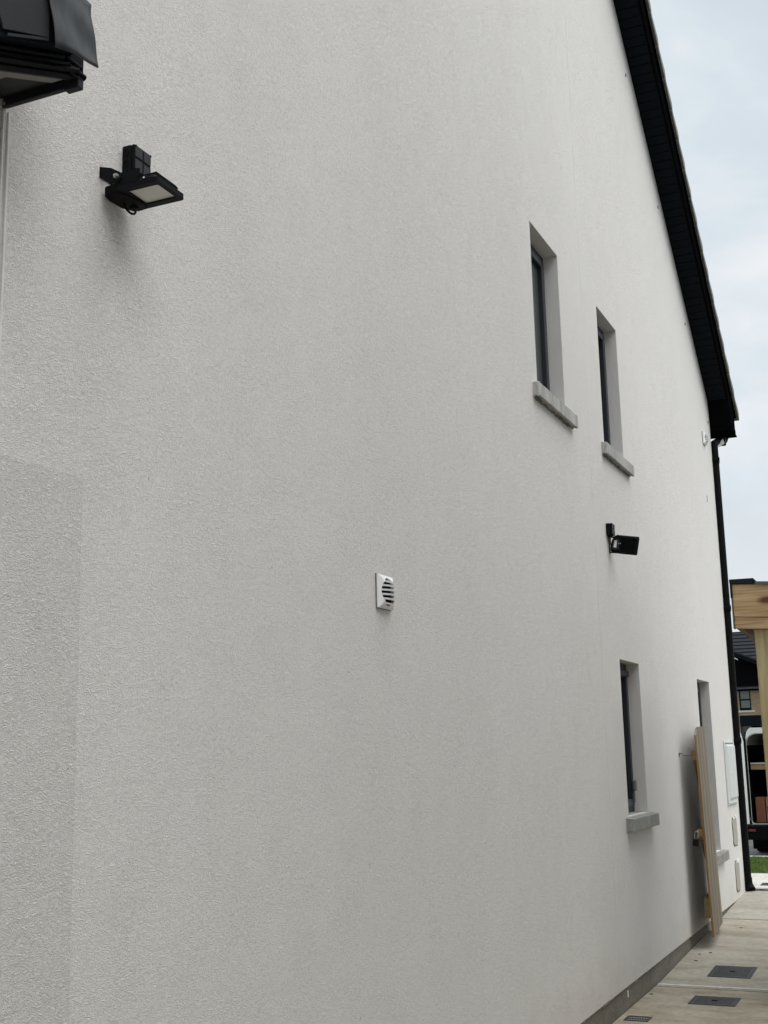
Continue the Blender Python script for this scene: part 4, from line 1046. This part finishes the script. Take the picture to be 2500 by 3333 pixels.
for cy in (VY+0.85, VY+3.55):
    for cx in (VX0+0.01, VX1-0.215):
        wh = thing('wheel', None, None, (cx, cy, VZ+0.31)); wh.parent = van; wh.location = Vector((cx, cy, VZ+0.31)) - van.location
        tube_y(cx, cy, VZ+0.31, 0.315, 0.205).build('tyre', M['rubber'], wh, smooth=True)
        tube_y(cx-0.004, cy, VZ+0.31, 0.19, 0.213).build('rim', M['metal_grey'], wh, smooth=True)
MB().box(VX0+0.005, VX0+0.26, VY+0.44, VY+0.46, VZ+0.07, VZ+0.34).build('mud_flap', M['rubber'], van)
MB().box(VX0+0.2, VX1-0.2, VY+0.78, VY+0.92, VZ+0.20, VZ+0.38, 0.02).build('axle', M['rubber'], van)
MB().box(VX0+0.02, VX1-0.02, VY+0.12, VY+4.2, VZ+0.33, VZ+0.42).build('underbody', M['rubber'], van)
# left rear door, swung open towards us
hx, hy = VX0+0.01, VY-0.01
ddx, ddy = -0.30, -0.46
def DP(u, z, o=0.0):     # u along the door 0..1, o out of its plane
    n_ = Vector((-ddy, ddx)).normalized(); return (hx+ddx*u+n_.x*o, hy+ddy*u+n_.y*o, z)
b = MB()
zs = [VZ+0.46, VZ+0.98]
b.hull8([DP(0, VZ+0.46, 0), DP(1.25, VZ+0.46, 0), DP(1.25, VZ+1.05, 0), DP(0, VZ+1.05, 0)], [DP(0, VZ+0.46, .04), DP(1.25, VZ+0.46, .04), DP(1.25, VZ+1.05, .04), DP(0, VZ+1.05, .04)])
b.hull8([DP(0, VZ+1.65, 0), DP(1.25, VZ+1.70, 0), DP(1.25, VZ+1.86, 0), DP(0.12, VZ+1.83, 0)], [DP(0, VZ+1.65, .04), DP(1.25, VZ+1.70, .04), DP(1.25, VZ+1.86, .04), DP(0.12, VZ+1.83, .04)])
b.hull8([DP(0, VZ+1.05, 0), DP(0.14, VZ+1.05, 0), DP(0.14, VZ+1.66, 0), DP(0, VZ+1.65, 0)], [DP(0, VZ+1.05, .04), DP(0.14, VZ+1.05, .04), DP(0.14, VZ+1.66, .04), DP(0, VZ+1.65, .04)])
b.hull8([DP(1.12, VZ+1.05, 0), DP(1.25, VZ+1.05, 0), DP(1.25, VZ+1.70, 0), DP(1.12, VZ+1.69, 0)], [DP(1.12, VZ+1.05, .04), DP(1.25, VZ+1.05, .04), DP(1.25, VZ+1.70, .04), DP(1.12, VZ+1.69, .04)])
do = b.build('door', M['van_white'], van)
MB().hull8([DP(.14, VZ+1.05, .015), DP(1.12, VZ+1.05, .015), DP(1.12, VZ+1.69, .015), DP(.14, VZ+1.66, .015)], [DP(.14, VZ+1.05, .022), DP(1.12, VZ+1.05, .022), DP(1.12, VZ+1.69, .022), DP(.14, VZ+1.66, .022)]).build('window', M['glass'], do)
# cargo
cg = 'boxes and boards in the van'
b = MB(); b.box(-0.53, -0.40, VY+0.25, VY+0.5, VZ+0.465, VZ+0.83, 0.004); tag(b.build('storage_box', M['redwood']), 'red brown box standing at the left of the van load bay', 'box', cg)
b = MB(); b.box(-0.385, -0.22, VY+0.30, VY+0.6, VZ+0.68, VZ+0.83, 0.004); b.box(-0.385, -0.372, VY+0.30, VY+0.6, VZ+0.465, VZ+0.68)
b.box(-0.233, -0.22, VY+0.30, VY+0.6, VZ+0.465, VZ+0.68)
tag(b.build('shelf_crate', M['cardboard']), 'tan open crate beside the red brown box in the van', 'crate', cg)

# ------------------------------------------------------------------ neighbouring house far behind
nh = thing('neighbour_house', 'buff brick house with black roof and gutters behind the van', 'house', (-5, 60, 0.1))
NY = 60.0
b = MB()
def wall_holes(b, x0, x1, z0, z1, holes, y, depth=0.12):
    xs = sorted(set([x0, x1]+[h[0] for h in holes]+[h[1] for h in holes]))
    for a, c in zip(xs, xs[1:]):
        hh = sorted([(h[2], h[3]) for h in holes if h[0] <= a+1e-6 and h[1] >= c-1e-6]); z = z0
        for h0, h1 in hh: b.poly([(a, y, z), (c, y, z), (c, y, h0), (a, y, h0)]); z = h1
        b.poly([(a, y, z), (c, y, z), (c, y, z1), (a, y, z1)])
    for h in holes:
        b.poly([(h[0], y, h[2]), (h[0], y+depth, h[2]), (h[0], y+depth, h[3]), (h[0], y, h[3])]); b.poly([(h[1], y, h[2]), (h[1], y, h[3]), (h[1], y+depth, h[3]), (h[1], y+depth, h[2])])
        b.poly([(h[0], y, h[3]), (h[0], y+depth, h[3]), (h[1], y+depth, h[3]), (h[1], y, h[3])]); b.poly([(h[0], y, h[2]), (h[1], y, h[2]), (h[1], y+depth, h[2]), (h[0], y+depth, h[2])])
nwin = [(-6.32, -5.79, 3.33, 4.30), (-9.6, -8.4, 3.3, 4.3), (-4.2, -3.0, 3.3, 4.3)]
door_h = [(-6.36, -5.28, 0.1, 3.10)]
wall_holes(b, -12, 3, 0.1, 4.40, nwin+door_h, NY)
b.poly([(3, NY, .1), (3, NY+8, .1), (3, NY+8, 4.4), (3, NY+4, 7.2), (3, NY, 4.4)]); b.poly([(-12, NY, .1), (-12, NY+8, .1), (-12, NY+8, 4.4), (-12, NY+4, 7.2), (-12, NY, 4.4)])
b.poly([(-12, NY+8, .1), (3, NY+8, .1), (3, NY+8, 4.4), (-12, NY+8, 4.4)])
b.build('brick_wall', M['brick'], nh)
for wv in nwin:
    wo_ = thing('window', None, None); wo_.parent = nh; wo_.location = Vector((wv[0], NY, wv[2])) - nh.location
    x0, x1, z0, z1 = wv; f = MB(); t_ = 0.055
    f.box(x0, x0+t_, NY+0.05, NY+0.11, z0, z1); f.box(x1-t_, x1, NY+0.05, NY+0.11, z0, z1); f.box(x0+t_, x1-t_, NY+0.05, NY+0.11, z0, z0+0.12); f.box(x0+t_, x1-t_, NY+0.05, NY+0.11, z1-t_, z1)
    f.box(x0+t_, x1-t_, NY+0.05, NY+0.11, (z0+z1)/2-0.02, (z0+z1)/2+0.045); f.build('frame', M['black'], wo_)
    MB().box(x0+t_, x1-t_, NY+0.08, NY+0.09, z0+0.12, z1-t_).build('pane', M['glass_far'], wo_)
    MB().box(x0-0.13, x1+0.15, NY-0.06, NY+0.02, z0-0.085, z0).build('sill', M['sill_pale'], wo_)
x0, x1, z0, z1 = door_h[0]
MB().box(x0+0.02, x1-0.02, NY-0.05, NY+0.06, 2.62, 3.08).build('canopy_fascia', M['black_matt'], nh)
pd = MB().box(x0, x1, NY+0.10, NY+0.14, 0.1, 2.60).build('door', M['glass'], nh)
MB().box(x0+0.02, x0+0.10, NY+0.04, NY+0.10, 0.1, 2.6).build('door_post', M['frame'], nh)
MB().box(x1-0.30, x1-0.22, NY+0.04, NY+0.10, 0.1, 2.6).build('door_post', M['frame'], nh)
# gutter and soffit
MB().box(-12.1, 3.1, NY-0.30, NY, 4.23, 4.29).build('soffit', M['black'], nh)
MB().tube([(-12.1, NY-0.36, 4.37), (3.1, NY-0.36, 4.37)], 0.065, 12).build('gutter', M['metal_grey'], nh, smooth=True)
MB().box(-12.1, 3.1, NY-0.30, NY-0.27, 4.26, 4.46).build('fascia', M['black'], nh)
# main roof courses: separate overlapping strips
rs = 0.66
for k in range(15):
    y0 = NY-0.42+0.30*k; z0 = 4.42+rs*(y0-NY+0.42); y1 = y0+0.36; z1 = z0+rs*0.36
    MB().prism([(y0, z0), (y1, z1-0.055), (y1, z1-0.03), (y0, z0+0.045)], 0, -12.2, 3.2).build('tile_course', M['slate_far'], nh)
MB().prism([(NY+3.95, 4.45+rs*4.4), (NY+8.4, 4.42), (NY+8.4, 4.3), (NY+3.95, 4.3+rs*4.4)], 0, -12.2, 3.2).build('rear_roof', M['slate_far'], nh)
# clad pediment with its verge falling to the right
AX, AZ = -8.0, 6.60; s_ = 0.45
fx = AX + (AZ-4.45)/s_
MB().prism([(2*AX-fx, 4.45), (fx, 4.45), (AX, AZ)], 1, NY-0.75, NY-0.50).build('pediment', M['barge_black'], nh)
MB().prism([(2*AX-fx-0.2, 4.38), (2*AX-fx-0.2, 4.52), (AX, AZ+0.16), (fx+0.2, 4.52), (fx+0.2, 4.38), (AX, AZ)], 1, NY-0.95, NY-0.45).build('verge', M['black_matt'], nh)
MB().prism([(2*AX-fx-0.25, 4.525), (2*AX-fx-0.25, 4.60), (AX, AZ+0.25), (fx+0.25, 4.60), (fx+0.25, 4.525), (AX, AZ+0.165)], 1, NY-1.0, NY+3.4).build('pediment_roof', M['slate_far'], nh)
b = MB(); b.prism([(-6.9, 5.99), (-6.42, 5.80), (-6.1, 5.62), (-6.1, 5.67), (-6.42, 5.86), (-6.9, 6.06)], 1, NY-1.04, NY-1.005)
b.build('pale_edge_strip', M['tape'], nh)  # pale strip along the pediment verge
